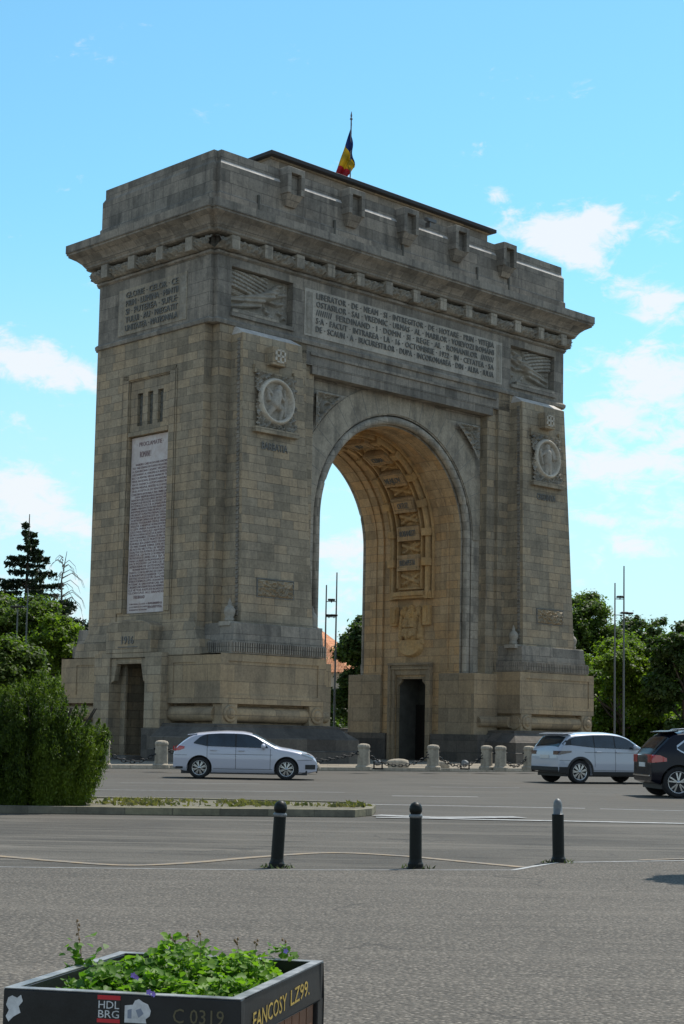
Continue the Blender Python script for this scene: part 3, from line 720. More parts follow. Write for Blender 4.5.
# --- text panels
def torch(m, O, ax, nrm, h, flip=1):
    """slender carved figure ending the text panel"""
    segs = [(.18, .1, .18, 1.9, .05, .07, 1.2), (.18, .75, .18, 1.25, .13, .17, 1), (.18, 1.4, .18, 1.55, .1, .12, 1), (.1, 1.0, .3, 1.2, .06, .05, 1.3), (.18, .3, .18, .7, .1, .07, 1), (.1, 1.35, .05, 1.7, .05, .04, 1)]
    relief(m, .42, 1.95, lambda X, Z: caps(X, Z, segs), O, ax, (0, 0, 1), nrm, .5, 16, 50)
rows = ['LIBERATOR · DE · NEAM · SI · INTREGITOR · DE · HOTARE · PRIN · VITEJIA', 'OSTASILOR · SAI · VREDNIC · URMAS · AL · MARILOR · VOIEVOZI ROMANI',
        '////////  FERDINAND · I · DOMN · SI · REGE · AL · ROMANILOR  ////////', 'S·A · FACUT · INTRAREA · LA · 16 · OCTOMBRIE · 1922 · IN · CETATEA · SA', 'DE · SCAUN · A · BUCURESTILOR · DUPA · INCORONAREA · DIN · ALBA · IULIA']
m = MB(); m.box(-6.95, 6.95, -D - .03, -D, 19.42, 21.6)
po = m.build('inscription_panel', M_PANEL, arch, label='long pale panel with five lines of raised letters above the arch')
t = MB()
for i, r_ in enumerate(rows): text_mb(t, r_, (-6.25, -D - .031, 21.21 - i * .385), (1, 0, 0), (0, 0, 1), (0, -1, 0), .285, 12.5, .05, spacing=1.12)
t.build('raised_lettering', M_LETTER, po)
for e in (-1, 1): t = MB(); torch(t, (e * 6.88, -D - .035, 19.5), (-e, 0, 0), (0, -1, 0), 2); t.build('end_figure', M_CARVE, po, fix=False)
rows = ['GLORIE · CELOR · CE', 'PRIN · LUMINA · MINTII', 'SI · PUTEREA · SUFLE·', 'TULUI · AU · PREGATIT', 'UNITATEA · NATIONALA']
m = MB(); m.box(-A - .03, -A, -2.5, 2.5, 19.4, 21.55)
po = m.build('inscription_panel', M_VOUS, arch, label='short panel with five lines of raised letters on the narrow side')
t = MB()
for i, r_ in enumerate(rows): text_mb(t, r_, (-A - .031, 1.9, 21.1 - i * .385), (0, -1, 0), (0, 0, 1), (-1, 0, 0), .29, 3.8, .05)
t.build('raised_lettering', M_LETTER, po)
for e in (-1, 1): t = MB(); torch(t, (-A - .035, e * 2.45, 19.45), (0, -e, 0), (-1, 0, 0), 2); t.build('end_figure', M_CARVE, po, fix=False)

# --- winged victories
def victory_h(X, Z):
    W_, H_ = 3.64, 2.05
    x = X / W_; z = Z / H_
    # wing: flat blade cut into rows of short feathers, its lower edge rising in a curve
    low = .60 - .22 * np.clip((x - .02) / .60, 0, 1) ** 1.3
    inw = (x > .03) & (x < .64 - .10 * (1 - z)) & (z > low) & (z < .97)
    row = (z - low) / .088; fr = np.minimum(row % 1, 1 - row % 1); colx = (x * 13 + np.floor(row) * .5); fc = np.minimum(colx % 1, 1 - colx % 1)
    feath = inw * (.30 + .16 * (1 - (row % 1))) * (fr > .10) * np.where(fc > .07, 1, .72) + inw * .22
    in2 = (x > .05) & (x < .50) & (z > low - .13) & (z < low - .02)
    long_ = in2 * (.30 + .25 * ((((z - low) * 28) % 1) > .3))
    segs = [(.74 * W_, .70 * H_, .76 * W_, .74 * H_, .2, .2, 1.2), (.66 * W_, .60 * H_, .52 * W_, .50 * H_, .27, .22, 1.2), (.52 * W_, .48 * H_, .28 * W_, .40 * H_, .26, .18, 1.1), (.28 * W_, .40 * H_, .06 * W_, .34 * H_, .16, .09, 1.1),
            (.50 * W_, .38 * H_, .20 * W_, .22 * H_, .2, .13, 1), (.20 * W_, .22 * H_, .05 * W_, .18 * H_, .12, .07, 1),
            (.68 * W_, .60 * H_, .84 * W_, .66 * H_, .11, .09, 1.6), (.84 * W_, .66 * H_, .95 * W_, .72 * H_, .09, .06, 1.6), (.64 * W_, .50 * H_, .80 * W_, .44 * H_, .12, .08, 1.5), (.80 * W_, .44 * H_, .90 * W_, .52 * H_, .08, .07, 1.4),
            (.92 * W_, .9 * H_, .90 * W_, .15 * H_, .05, .05, 1.8), (.84 * W_, .3 * H_, .95 * W_, .2 * H_, .09, .07, 1.0), (.62 * W_, .3 * H_, .74 * W_, .1 * H_, .1, .12, .9), (.78 * W_, .84 * H_, .86 * W_, .9 * H_, .08, .08, 1.2)]
    body_ = caps(X, Z, segs)
    H = np.maximum(body_ * 1.25, np.maximum(feath * .30, long_ * .22))
    return H + (body_ > .03) * .022 * np.sin(X * 4 - Z * 30) + .012 * vnoise(X, Z, 12, 3)
for sy in (-1, 1):
    for (a, b_), mir in zip(VP, (0, 1)):
        m = MB()
        if not mir: relief(m, b_ - a, 2.05, victory_h, (a, sy * (D - .41), 19.6), (1, 0, 0), (0, 0, 1), (0, sy, 0), 1.35, 130, 80)
        else: relief(m, b_ - a, 2.05, victory_h, (b_, sy * (D - .41), 19.6), (-1, 0, 0), (0, 0, 1), (0, sy, 0), 1.35, 130, 80)
        ro = m.build('victory_relief', M_CARVE, arch, fix=False, label='winged victory with wing to the left' if not mir else 'winged victory with wing to the right')
        m = MB(); m.box(a + .02, b_ - .9 if not mir else b_ - .02, min(sy * (D - .26), sy * (D + .1)), max(sy * (D - .26), sy * (D + .1)), 19.605, 19.78) if not mir else m.box(a + .4, b_ - .1, min(sy * (D - .26), sy * (D + .1)), max(sy * (D - .26), sy * (D + .1)), 19.605, 19.78)
        m.build('sill', M_GREYST, ro, bevel=.01)
        m = MB(); m.box(a - .05, b_ + .05, min(sy * (D + .0), sy * (D + .12)), max(sy * (D + .0), sy * (D + .12)), 19.42, 19.59); m.build('ledge', M_UPPER, ro, bevel=.01)

# --- spandrel carvings
for sy in (-1, 1):
    for sx in (-1, 1):
        x0, x1, z0, z1 = 3.3, 5.72, 14.7, 17.12
        def msk(X, Z):
            gx, gz = x0 + X, z0 + Z
            return np.hypot(gx, gz - ZS) > 7.0
        def fn(X, Z):
            gx, gz = x0 + X, z0 + Z; r = np.hypot(gx, gz - ZS); edge = np.clip((r - 7.0) / .12, 0, 1) * np.clip((x1 - gx) / .12, 0, 1) * np.clip((z1 - gz) / .12, 0, 1)
            cx, cz = 4.95, 16.35; rr = np.hypot(gx - cx, gz - cz); rose = np.clip(1 - np.abs(rr - .32) / .12, 0, 1) + np.clip(1 - rr / .16, 0, 1)
            return (foliage_h(X, Z, 11, 21) * .8 * (rr > .5) + rose) * edge + (edge < .98) * .9
        m = MB(); relief(m, x1 - x0, z1 - z0, fn, (sx * x0, sy * (REC + .03), z0), (sx, 0, 0), (0, 0, 1), (0, sy, 0), .26, 80, 80, msk)
        m.build('spandrel_relief', M_CARVE, arch, fix=False)

# --- pylons
def pyl_x(z):      # inner, outer, front
    t = (z - 6.0) / (18.6 - 6.0); return 7.25 + .49 * t, 11.42 - .22 * t, 5.62 - .57 * t
def medal_fn(fig):
    def fn(X, Z):
        w, h = 2.26, 2.42; x = X - w / 2; z = Z - h / 2 - .02; r = np.hypot(x, z)
        fl = foliage_h(X, Z, 11, 31) * .15
        ring = np.clip(1 - ((r - .93) / .12) ** 2, 0, 1) ** .5 * .2
        if fig: segs = [(.1, .55, .14, .6, .17, .17, 1), (.02, .3, -.12, -.1, .26, .28, .8), (-.12, -.15, .35, -.3, .2, .14, .9), (.35, -.3, .2, -.75, .13, .1, 1), (-.15, -.2, -.45, -.6, .2, .12, .9), (-.25, .3, -.5, .5, .09, .07, 1.3), (-.5, .5, -.42, .05, .07, .12, 1), (.2, .3, .45, .1, .1, .08, 1.3), (.5, .6, .5, -.6, .05, .05, 1.6)]
        else: segs = [(0, .55, .02, .62, .17, .17, 1), (0, .28, .02, -.2, .25, .24, .8), (.02, -.2, -.1, -.75, .2, .14, .9), (.1, -.25, .2, -.75, .2, .14, .9), (-.2, .3, -.5, .1, .1, .08, 1.2), (-.5, .1, -.35, -.3, .08, .07, 1.2), (.2, .3, .45, .5, .1, .07, 1.2), (.45, .5, .6, .15, .16, .2, .5), (-.55, .35, -.45, .1, .16, .1, .7)]
        f = caps(x, z, segs) * 1.15
        inside = r < .84
        return np.where(r > 1.05, fl + .02, np.where(inside, .03 + f, ring))
    return fn
def mat_split(o, c, r0_, r1_):
    me = o.data
    for p in me.polygons:
        q = p.center; r = math.hypot(q[0] - c[0], q[2] - c[1])
        if r0_ < r < r1_: p.material_index = 1
        elif r <= r0_: p.material_index = 2
M_BUST = stone('stone_medallion_figure', (.27, .265, .25), (.40, .39, .37), (.36, .33, .28), .1, joints=0, stain=.3)
for sy in (-1, 1):
    for sx in (-1, 1):
        q = (lambda z: pyl_x(z)) if sy < 0 else (lambda z: (pyl_x(z)[0], pyl_x(z)[1], 4.95 - .1 * (z - 6) / 12.6))
        bk = 0.0 if sy < 0 else .55
        m = MB(); rings = []
        for z in (5.9, 6.0, 18.6):
            a, b_, f = q(max(6.0, z)); rings.append([(sx * a, sy * f, z), (sx * b_, sy * f, z), (sx * b_, sy * (D - .05), z), (sx * a, sy * (D - .05), z)])
        m.loft(rings, True)
        py = m.build('pylon', M_STONE, arch, label=None)
        # vertical bead strips along both returns
        for side, off in ((0, -1), (1, 1)):
            m = MB(); rg_ = []
            for k in range(62):
                for dz, e in ((0, .012), (.02, .05), (.11, .05), (.13, .012)):
                    z = 6.3 + k * .196 + dz; ab = q(z); x = sx * ab[side]; x2 = sx * (ab[side] + off * e); yf = ab[2] - .18
                    rg_.append([(x, sy * yf, z), (x2, sy * yf, z), (x2, sy * (yf - .16), z), (x, sy * (yf - .16), z)])
            m.loft(rg_, True); m.build('bead_strip', M_UPPER, py)
        # sloping cap
        m = MB(); a, b_, f = q(18.6)
        m.loft([[(sx * a, sy * f, 18.6), (sx * b_, sy * f, 18.6), (sx * b_, sy * (D + .0), 18.6), (sx * a, sy * (D + .0), 18.6)], [(sx * (a + .12), sy * (D + .12), 18.97), (sx * (b_ - .12), sy * (D + .12), 18.97), (sx * (b_ - .12), sy * (D - .0), 18.97), (sx * (a + .12), sy * (D - .0), 18.97)]], True)
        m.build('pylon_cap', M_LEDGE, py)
        # cover boards for the front face follow its batter
        cx = (q(15.7)[0] + q(15.7)[1]) / 2
        slope = (.57 if sy < 0 else .1) / 12.6
        def fy(z): return q(z)[2]
        nrm = Vector((0, sy * 1, slope)).normalized(); upv = Vector((0, -sy * slope, 1)).normalized()
        m = MB(); z0 = 14.55
        wdt = 2.26; axd = 1 if sx < 0 else 1
        relief(m, wdt, 2.42, medal_fn(sx < 0), (sx * cx - wdt / 2, sy * (fy(z0) + .02), z0), (1, 0, 0), upv, nrm, 1.5, 110, 110)
        mo = m.build('medallion', [M_CARVE, M_RING, M_BUST], py, fix=False)
        mat_split(mo, (sx * cx, z0 + 1.23), .83, 1.05)
        m = MB(); m.box(sx * cx - 1.28, sx * cx + 1.28, min(sy * (fy(z0) - .1), sy * (fy(z0) + .26)), max(sy * (fy(z0) - .1), sy * (fy(z0) + .26)), z0 - .26, z0 - .02)
        m.build('medallion_shelf', M_STONE, py, bevel=.012); m = MB()
        m.box(sx * cx - 1.16, sx * cx + 1.16, min(sy * fy(17), sy * (fy(17) + .1)), max(sy * fy(17), sy * (fy(17) + .1)), z0 + 2.42, z0 + 2.52)
        for e in (-1.22, 1.10): m.box(sx * cx + e, sx * cx + e + .12, min(sy * fy(17), sy * (fy(17) + .14)), max(sy * fy(17), sy * (fy(17) + .14)), z0 + 2.35, z0 + 2.72)
        m.build('medallion_rail', M_STONE, py)
        # boss with cross above
        m = MB(); zc = 17.35; y1 = fy(17.6)
        m.box(sx * cx - .42, sx * cx + .42, min(sy * (y1 - .1), sy * (y1 + .42)), max(sy * (y1 - .1), sy * (y1 + .42)), zc, zc + .82)
        bo = m.build('cross_boss', M_STONE, py, bevel=.02)
        m = MB(); yb = y1 + .42
        for (a1, a2, b1, b2) in ((-.05, .05, .1, .72), (-.3, .3, .36, .46), (-.3, -.2, .2, .62), (.2, .3, .2, .62), (-.2, .2, .12, .2), (-.2, .2, .62, .7)):
            m.box(sx * cx + a1, sx * cx + a2, min(sy * yb, sy * (yb + .05)), max(sy * yb, sy * (yb + .05)), zc + b1, zc + b2)
        m.build('cross', M_RING, bo)
        m = MB(); text_mb(m, 'BARBATIA' if sx < 0 else 'CREDINTA', (sx * cx - sx * 0, sy * (fy(13.6) + .005), 13.6), (-sy, 0, 0), upv, nrm, .34, 1.5, .04, 'CENTER')
        m.build('name_lettering', M_LETTER, py)
        m = MB(); zz = 7.2; relief(m, 2.05, .72, lambda X, Z: foliage_h(X, Z, 12, 44) * np.clip(np.minimum(np.minimum(X, 2.05 - X), np.minimum(Z, .72 - Z)) / .05, 0, 1), (sx * (cx + .02) - 1.02, sy * (fy(zz) + .012), zz), (1, 0, 0), upv, nrm, .16, 80, 34)
        m.build('oak_leaf_relief', M_STONE, py, fix=False)
        m = MB(); 
        for (a1, a2, b1, b2) in ((-1.07, 1.07, -.05, -.01), (-1.07, 1.07, .73, .77), (-1.07, -1.03, -.01, .73), (1.03, 1.07, -.01, .73)):
            m.box(sx * (cx + .02) + a1, sx * (cx + .02) + a2, min(sy * (fy(zz) - .05), sy * (fy(zz) + .03)), max(sy * (fy(zz) - .05), sy * (fy(zz) + .03)), zz + b1, zz + b2)
        m.build('relief_border', M_LETTER, py)
        # eagle/urn ornaments at the foot of both returns
        for e, s_ in ((q(6.4)[0] - .32, -1), (q(6.4)[1] + .32, 1)):
            if sy > 0: continue
            m = MB(); m.lathe([(.02, 0), (.2, .02), (.22, .12), (.17, .2), (.24, .34), (.25, .5), (.17, .64), (.08, .72), (.09, .8), (.03, .95), (.01, 1.0)], (sx * e, sy * 5.25, 6.02), 12)
            m.box(sx * e - .3, sx * e + .3, min(sy * 4.9, sy * 5.6), max(sy * 4.9, sy * 5.6), 5.85, 6.03)
            m.build('urn', M_CARVE, py)
        # ---- steps under the pylon
        m = MB(); m.hexa([(sx * 6.85, sy * (5.9 - bk), 5.22), (sx * 12.05, sy * (5.9 - bk), 5.22), (sx * 12.05, sy * 3.9, 5.22), (sx * 6.85, sy * 3.9, 5.22)],
                         [(sx * 6.9, sy * (5.84 - bk), 5.98), (sx * 11.95, sy * (5.84 - bk), 5.98), (sx * 11.95, sy * 3.9, 5.98), (sx * 6.9, sy * 3.9, 5.98)])
        m.build('pylon_base', M_UPPER, arch, bevel=.02)
        m = MB(); m.box(min(sx * 6.78, sx * 12.2), max(sx * 6.78, sx * 12.2), min(sy * 3.8, sy * (5.94 - bk)), max(sy * 3.8, sy * (5.94 - bk)), 4.68, 5.215)
        mo = m.build('fluted_band', M_UPPER, arch)
        m = MB()
        for k in range(41):
            x = sx * (6.84 + k * .1315); m.box(min(x, x + .07), max(x, x + .07), min(sy * (5.9 - bk), sy * (6.02 - bk)), max(sy * (5.9 - bk), sy * (6.02 - bk)), 4.74, 5.15)
        for k in range(14 if sy < 0 else 0):
            for xx in (6.78, 12.2):
                y = sy * (4.05 + k * .135); m.box(min(sx * (xx - .03), sx * (xx + .06)), max(sx * (xx - .03), sx * (xx + .06)), min(y, y + .07), max(y, y + .07), 4.74, 5.15)
        m.build('flutes', M_UPPER, mo)
        # ---- pedestal block with sunk panel
        m = MB()
        X0, X1, Yf = 6.67, 12.72, 5.93 - .8 * bk
        shell(m, (0, sy * Yf, 0), (sx, 0, 0), (0, 0, 1), (0, sy, 0), X0, X1, 2.58, 4.66, [(7.15, 12.3, 2.95, 4.35, .05)])
        shell(m, (sx * X1, 0, 0), (0, sy, 0), (0, 0, 1), (sx, 0, 0), 2.42, Yf, 2.58, 4.6, [(2.8, 4.3, 2.95, 4.3, .04)])
        m.add([(sx * X0, sy * Yf, 2.58), (sx * X0, sy * 3.6, 2.58), (sx * X0, sy * 3.6, 4.66), (sx * X0, sy * Yf, 4.66)], [(0, 1, 2, 3)])
        for z in (2.58, 4.655): m.add([(sx * X0, sy * 2.42, z), (sx * X1, sy * 2.42, z), (sx * X1, sy * Yf, z), (sx * X0, sy * Yf, z)], [(0, 1, 2, 3)])
        m.box(min(sx * 6.9, sx * 12.3), max(sx * 6.9, sx * 12.3), min(sy * 2.6, sy * 5.5), max(sy * 2.6, sy * 5.5), 1.6, 4.5)
        m.build('pedestal', M_PED, arch)
        # inner bay pedestal
        m = MB(); m.box(min(sx * 4.93, sx * 6.75), max(sx * 4.93, sx * 6.75), min(sy * 2.05, sy * 4.45), max(sy * 2.05, sy * 4.45), 0.1, 4.55); m.build('bay_pedestal', M_PED, arch, bevel=.02)
        # torus course and its scroll blocks
        m = MB(); m.tube([(sx * 6.7, sy * 5.55, 2.14), (sx * 12.3, sy * 5.55, 2.14)], .34, 16); m.tube([(sx * 12.4, sy * 5.4, 2.14), (sx * 12.4, sy * 2.5, 2.14)], .34, 16)
        m.tube([(sx * 6.75, sy * 5.3, 2.14), (sx * 6.75, sy * 4.4, 2.14)], .3, 14); m.tube([(sx * 5.2, sy * 4.4, 2.14), (sx * 6.7, sy * 4.4, 2.14)], .27, 14)
        m.build('torus_course', M_PED, arch)
        for xb in (7.2, 12.15):
            m = MB(); m.box(sx * xb - .42, sx * xb + .42, min(sy * 5.3, sy * 5.92), max(sy * 5.3, sy * 5.92), 1.72, 2.57); bo = m.build('scroll_block', M_PED, arch, bevel=.02)
            m = MB(); prof = [(.36, 0), (.36, .06), (.32, .1), (.27, .07), (.22, .07), (.2, .12), (.12, .15), (.02, .16)]
            m.lathe([(r, sy * h) for r, h in prof], (sx * xb, sy * 5.92, 2.16), 24, 'y'); m.build('scroll', M_PED, bo)
        # plinth
        m = MB()
        def ring(x0, x1, y1, z, y0=2.45): return [(sx * x0, sy * y1, z), (sx * x1, sy * y1, z), (sx * x1, sy * y0, z), (sx * x0, sy * y0, z)]
        m.loft([ring(5.3, 13.7, 6.85, .1), ring(5.3, 13.7, 6.85, .62), ring(5.38, 13.6, 6.75, .66), ring(5.38, 13.6, 6.75, 1.14), ring(6.0, 13.0, 6.15, 1.6), ring(6.0, 13.0, 6.15, 1.7), ring(6.2, 12.9, 6.0, 1.73)], True)
        m.box(min(sx * 4.85, sx * 6.4), max(sx * 4.85, sx * 6.4), min(sy * 1.6, sy * 4.75), max(sy * 1.6, sy * 4.75), .1, 1.5)
        m.build('plinth', M_PLINTH, arch)
# side pedestal steps beside the portal
for sx in (-1, 1):
    for sy in (-1, 1):
        m = MB(); xx = lambda a: sx * a
        m.hexa([(xx(11.5), sy * 1.4, 4.62), (xx(12.72), sy * 1.4, 4.62), (xx(12.72), sy * 4.55, 4.62), (xx(11.5), sy * 4.55, 4.62)], [(xx(11.5), sy * 1.4, 5.3), (xx(12.66), sy * 1.4, 5.3), (xx(12.66), sy * 4.4, 5.3), (xx(11.5), sy * 4.4, 5.3)])
        m.hexa([(xx(11.5), sy * 1.4, 5.305), (xx(12.55), sy * 1.4, 5.305), (xx(12.55), sy * 4.1, 5.305), (xx(11.5), sy * 4.1, 5.305)], [(xx(11.5), sy * 1.4, 6.2), (xx(12.35), sy * 1.4, 6.2), (xx(12.35), sy * 3.6, 6.2), (xx(11.5), sy * 3.6, 6.2)])
        m.build('side_step', M_STONE, arch, bevel=.02)
    # portal
    m = MB(); X = 13.06
    shell(m, (sx * X, 0, 0), (0, 1, 0), (0, 0, 1), (sx, 0, 0), -2.42, 2.42, .1, 4.75, [(-1.28, 1.28, .12, 4.55, -.755)])
    for sy in (-1, 1): m.add([(sx * X, sy * 2.42, .1), (sx * 12, sy * 2.42, .1), (sx * 12, sy * 2.42, 4.75), (sx * X, sy * 2.42, 4.75)], [(0, 1, 2, 3)])
    m.add([(sx * X, -2.42, 4.75), (sx * X, 2.42, 4.75), (sx * 12, 2.42, 4.75), (sx * 12, -2.42, 4.75)], [(0, 1, 2, 3)])
    po = m.build('portal', M_STONE, arch)
    m = MB(); pts = [(-1.62, 4.76), (1.62, 4.76), (1.62, 5.88)] + [(1.62 * math.cos(PI * k / 12), 5.88 + .34 * math.sin(PI * k / 12)) for k in range(1, 12)] + [(-1.62, 5.88)]
    m.loft([[(sx * 12.2, y, z) for y, z in pts], [(sx * X, y, z) for y, z in pts]], True)
    m.build('portal_pediment', M_STONE, po, bevel=.02)
    m = MB(); text_mb(m, '1916', (sx * (X + .004), 0, 5.15), (0, sx, 0), (0, 0, 1), (sx, 0, 0), .36, .85, .04, 'CENTER')
    m.box(min(sx * X, sx * (X + .03)), max(sx * X, sx * (X + .03)), -.7, .7, 5.0, 5.04); m.build('date_lettering', M_LETTER, po)
    m = MB()
    m.box(min(sx * 12.72, sx * 12.95), max(sx * 12.72, sx * 12.95), -.9, .9, 4.3, 4.54)
    m.tube([(sx * 12.85, -.9, 4.40), (sx * 12.85, .9, 4.40)], .12, 12)
    m.build('door_lintel', M_STONE, po)
    for sy in (-1, 1):
        m = MB(); m.box(min(sx * 12.31, sx * 12.45), max(sx * 12.31, sx * 12.45), *sorted((sy * .9, sy * 1.27)), .13, 4.4)
        m.hexa([(sx * 12.72, sy * 1.27, 3.45), (sx * 12.98, sy * 1.27, 3.45), (sx * 12.98, sy * 1.05, 3.55), (sx * 12.72, sy * 1.05, 3.55)], [(sx * 12.72, sy * 1.27, 4.54), (sx * 12.98, sy * 1.27, 4.54), (sx * 12.98, sy * .82, 4.54), (sx * 12.72, sy * .82, 4.54)])
        m.build('door_bracket', M_STONE, po, bevel=.015)
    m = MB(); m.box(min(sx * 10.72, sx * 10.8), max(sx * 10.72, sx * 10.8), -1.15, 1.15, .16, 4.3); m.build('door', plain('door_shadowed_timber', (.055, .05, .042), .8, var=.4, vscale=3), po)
    m = MB()
    for sy in (-1, 1): m.box(min(sx * X, sx * (X + .12)), max(sx * X, sx * (X + .12)), *sorted((sy * 1.3, sy * 2.5)), .1, 1.5)
    m.hexa([(sx * 12.6, -1.25, .1), (sx * 14.2, -1.6, .1), (sx * 14.2, 1.6, .1), (sx * 12.6, 1.25, .1)], [(sx * 12.6, -1.25, .3), (sx * 14.1, -1.5, .3), (sx * 14.1, 1.5, .3), (sx * 12.6, 1.25, .3)])
    m.build('portal_plinth', M_PLINTH, po)

# --- side niche: slit window panel and the marble plaque
proc = """RASBOIUL CARE DE DOI ANI A INCINS
TOT MAI STRANS HOTARELE NOASTRE
A ZDRUNCINAT ADANC VECHIUL
ASEZAMANT AL EUROPEI SI A INVEDE
RAT CA PENTRU VIITOR NUMAI PE TE
MEIUL NATIONAL SE POATE ASIGURA
VIATA PASNICA A POPOARELOR
PENTRU NEAMUL NOSTRU EL A ADUS
ZIUA ASTEPTATA DE VEACURI DE
CONSTIINTA NATIONALA ZIUA UNIRII LUI
DUPA VREMURI INDELUNGATE DE
NENOROCIRI SI DE GRELE INCERCARI
INAINTASII NOSTRI AU REUSIT SA
INTEMEIEZE STATUL ROMAN PRIN
UNIREA PRINCIPATELOR PRIN RASBOIUL
INDEPENDENTEI PRIN MUNCA LOR
NEOBOSITA PENTRU RENASTEREA
NATIONALA ASTAZI NE ESTE DAT NOUA
SA INTREGIM OPERA LOR INCHEGAND
PENTRU TOTDEAUNA CEEACE MIHAI
VITEAZUL A INFAPTUIT NUMAI PENTRU
O CLIPA UNIREA ROMANILOR DE PE
CELE DOUA PARTI ALE CARPATILOR
DE NOI ATARNA ASTAZI SA SCAPAM DE
SUB STAPANIREA STRAINA PE FRATII
NOSTRI DE PESTE MUNTI SI DIN
PLAIURILE BUCOVINEI UNDE STEFAN
CEL MARE DOARME SOMNUL LUI DE VECI
IN NOI IN VIRTUTILE IN VITEJIA
NOASTRA STA PUTINTA DE A I REDA
DREPTUL CA INTR O ROMANIE
INTREGITA SI LIBERA DELA TISA SI
PANA LA MARE SA PROPASEASCA IN
PACE POTRIVIT DATINELOR SI
ASPIRATIUNILOR GINTEI NOASTRE
ROMANI INSUFLETITI DE DATORIA
SFANTA CE NI SE IMPUNE HOTARATI
SA INFRUNTAM CU BARBATIE TOATE
JERTFELE LEGATE DE UN CRANCEN
RASBOI PORNIM LA LUPTA CU AVANTUL
PUTERNIC AL UNUI POPOR CARE ARE
CREDINTA NESTRAMUTATA IN MENIREA
LUI NE VOR RASPLATI ROADELE
GLORIOASE ALE ISBANDEI""".split('\n')
for sx in (-1, 1):
    X = A - .22
    m = MB(); m.box(min(sx * (X + .004), sx * (X + .07)), max(sx * (X + .004), sx * (X + .07)), -1.38, 1.38, 6.6, 14.55)
    po = m.build('marble_plaque', M_MARBLE, arch, label='tall pinkish white marble plaque covered in small lettering')
    if sx < 0:
        t = MB(); Xf = -(X + .0705); dirn = (0, -1, 0)
        text_mb(t, '· PROCLAMATIE ·', (Xf, 0, 14.12), dirn, (0, 0, 1), (-1, 0, 0), .2, 1.9, .012, 'CENTER')
        text_mb(t, 'ROMANI !', (Xf, .35, 13.62), dirn, (0, 0, 1), (-1, 0, 0), .28, .8, .012, 'CENTER')
        z = 13.25
        for i, ln in enumerate(proc):
            hh = .125; st = .131 if i > 8 else .15
            off = .25 if ln.startswith(('RASBOIUL CARE', 'DUPA', 'ROMANI')) else 0
            text_mb(t, ln, (Xf, 1.28 - off, z), dirn, (0, 0, 1), (-1, 0, 0), hh * .82, 2.52 - off, .010); z -= st
        text_mb(t, 'FERDINAND', (Xf, .9, z - .08), dirn, (0, 0, 1), (-1, 0, 0), .15, .8, .01)
        z -= .35
        for ln in ('V BRATIANU  I G DUCA  A CONSTANTINESCU', 'E COSTINESCU  V G MORTUN  C ANGELESCU', 'M PHEREKYDE  AL RADOVICI'):
            text_mb(t, ln, (Xf, 1.2, z), dirn, (0, 0, 1), (-1, 0, 0), .07, 2.3 if len(ln) > 30 else 1.3, .008); z -= .13
        text_mb(t, 'BUCURESTI 15', (Xf, -1.15, 6.95), dirn, (0, 0, 1), (-1, 0, 0), .1, 1.0, .01, 'RIGHT'); text_mb(t, 'AUGUST 1916', (Xf, -1.15, 6.78), dirn, (0, 0, 1), (-1, 0, 0), .1, 1.0, .01, 'RIGHT')
        t.build('plaque_lettering', plain('letter_reddish', (.22, .15, .15), .8), po)
    # lintel and slit panel
    m = MB(); xs = lambda a, b: (min(sx * a, sx * b), max(sx * a, sx * b))
    m.box(*xs(X + .004, A + .05), -1.45, 1.45, 14.6, 14.78)
    xo = A - .06
    m.box(*xs(X + .004, xo), -1.445, 1.445, 14.785, 15.05); m.box(*xs(X + .004, xo), -1.445, 1.445, 16.55, 17.14)
    ys = [-1.445, -.98, -.52, -.22, .22, .52, .98, 1.445]
    for a, b_ in ((-1.445, -.93), (-.55, -.19), (.19, .55), (.93, 1.445)): m.box(*xs(X + .004, xo), a, b_, 15.05, 16.55)
    m.build('slit_panel', M_STONE, arch)
    for a, b_ in ((-.93, -.55), (-.19, .19), (.55, .93)):
        m = MB(); segs = [(.19, .12 + .27 * k, .19, .2 + .27 * k, .10, .12, 1) for k in range(5)]
        relief(m, .38, 1.5, lambda X_, Z_: caps(X_, Z_, segs) + .03 * vnoise(X_, Z_, 25, 2), (sx * (X + .01), a, 15.05), (0, 1, 0), (0, 0, 1), (sx, 0, 0), .7, 14, 50)
        m.build('slit_ornament', M_NICHE, arch, fix=False)

# ================================================================== FLAG
m_w = Matrix.Translation((MON.x, MON.y, 0)) @ Matrix.Rotation(ROT, 4, 'Z')
fl = m_w @ Vector((0, 0, 28.12))
flag = empty('flag', (fl.x, fl.y, fl.z), 0, 'blue yellow and red flag hanging limp from a pole on the roof of the arch', 'flag')
M_POLE = plain('pole_grey_metal', (.16, .16, .165), .5, .6, var=.2)
m = MB(); m.tube([(0, 0, 0), (0, 0, 4.5)], .035, 8); m.lathe([(.01, 4.5), (.07, 4.52), (.07, 4.58), (.03, 4.62), (.05, 4.72), (.01, 4.95)], n=8); m.build('pole', M_POLE, flag)
def cloth(name, col):
    b = NB(name); b.b.inputs['Base Color'].default_value = c4(col); b.b.inputs['Roughness'].default_value = .8
    tr = b.n('ShaderNodeBsdfTranslucent', {'Color': c4(col)}); mx = b.n('ShaderNodeMixShader', {0: .35}); b.L.new(b.b.outputs[0], mx.inputs[1]); b.L.new(tr.outputs[0], mx.inputs[2]); b.L.new(mx.outputs[0], b.N['Material Output'].inputs[0]); return b.m
FC = [cloth('flag_blue', (.006, .018, .10)), cloth('flag_yellow', (.36, .23, .010)), cloth('flag_red', (.26, .008, .015))]
nx, ny = 40, 24; P = np.zeros((ny, nx, 3))
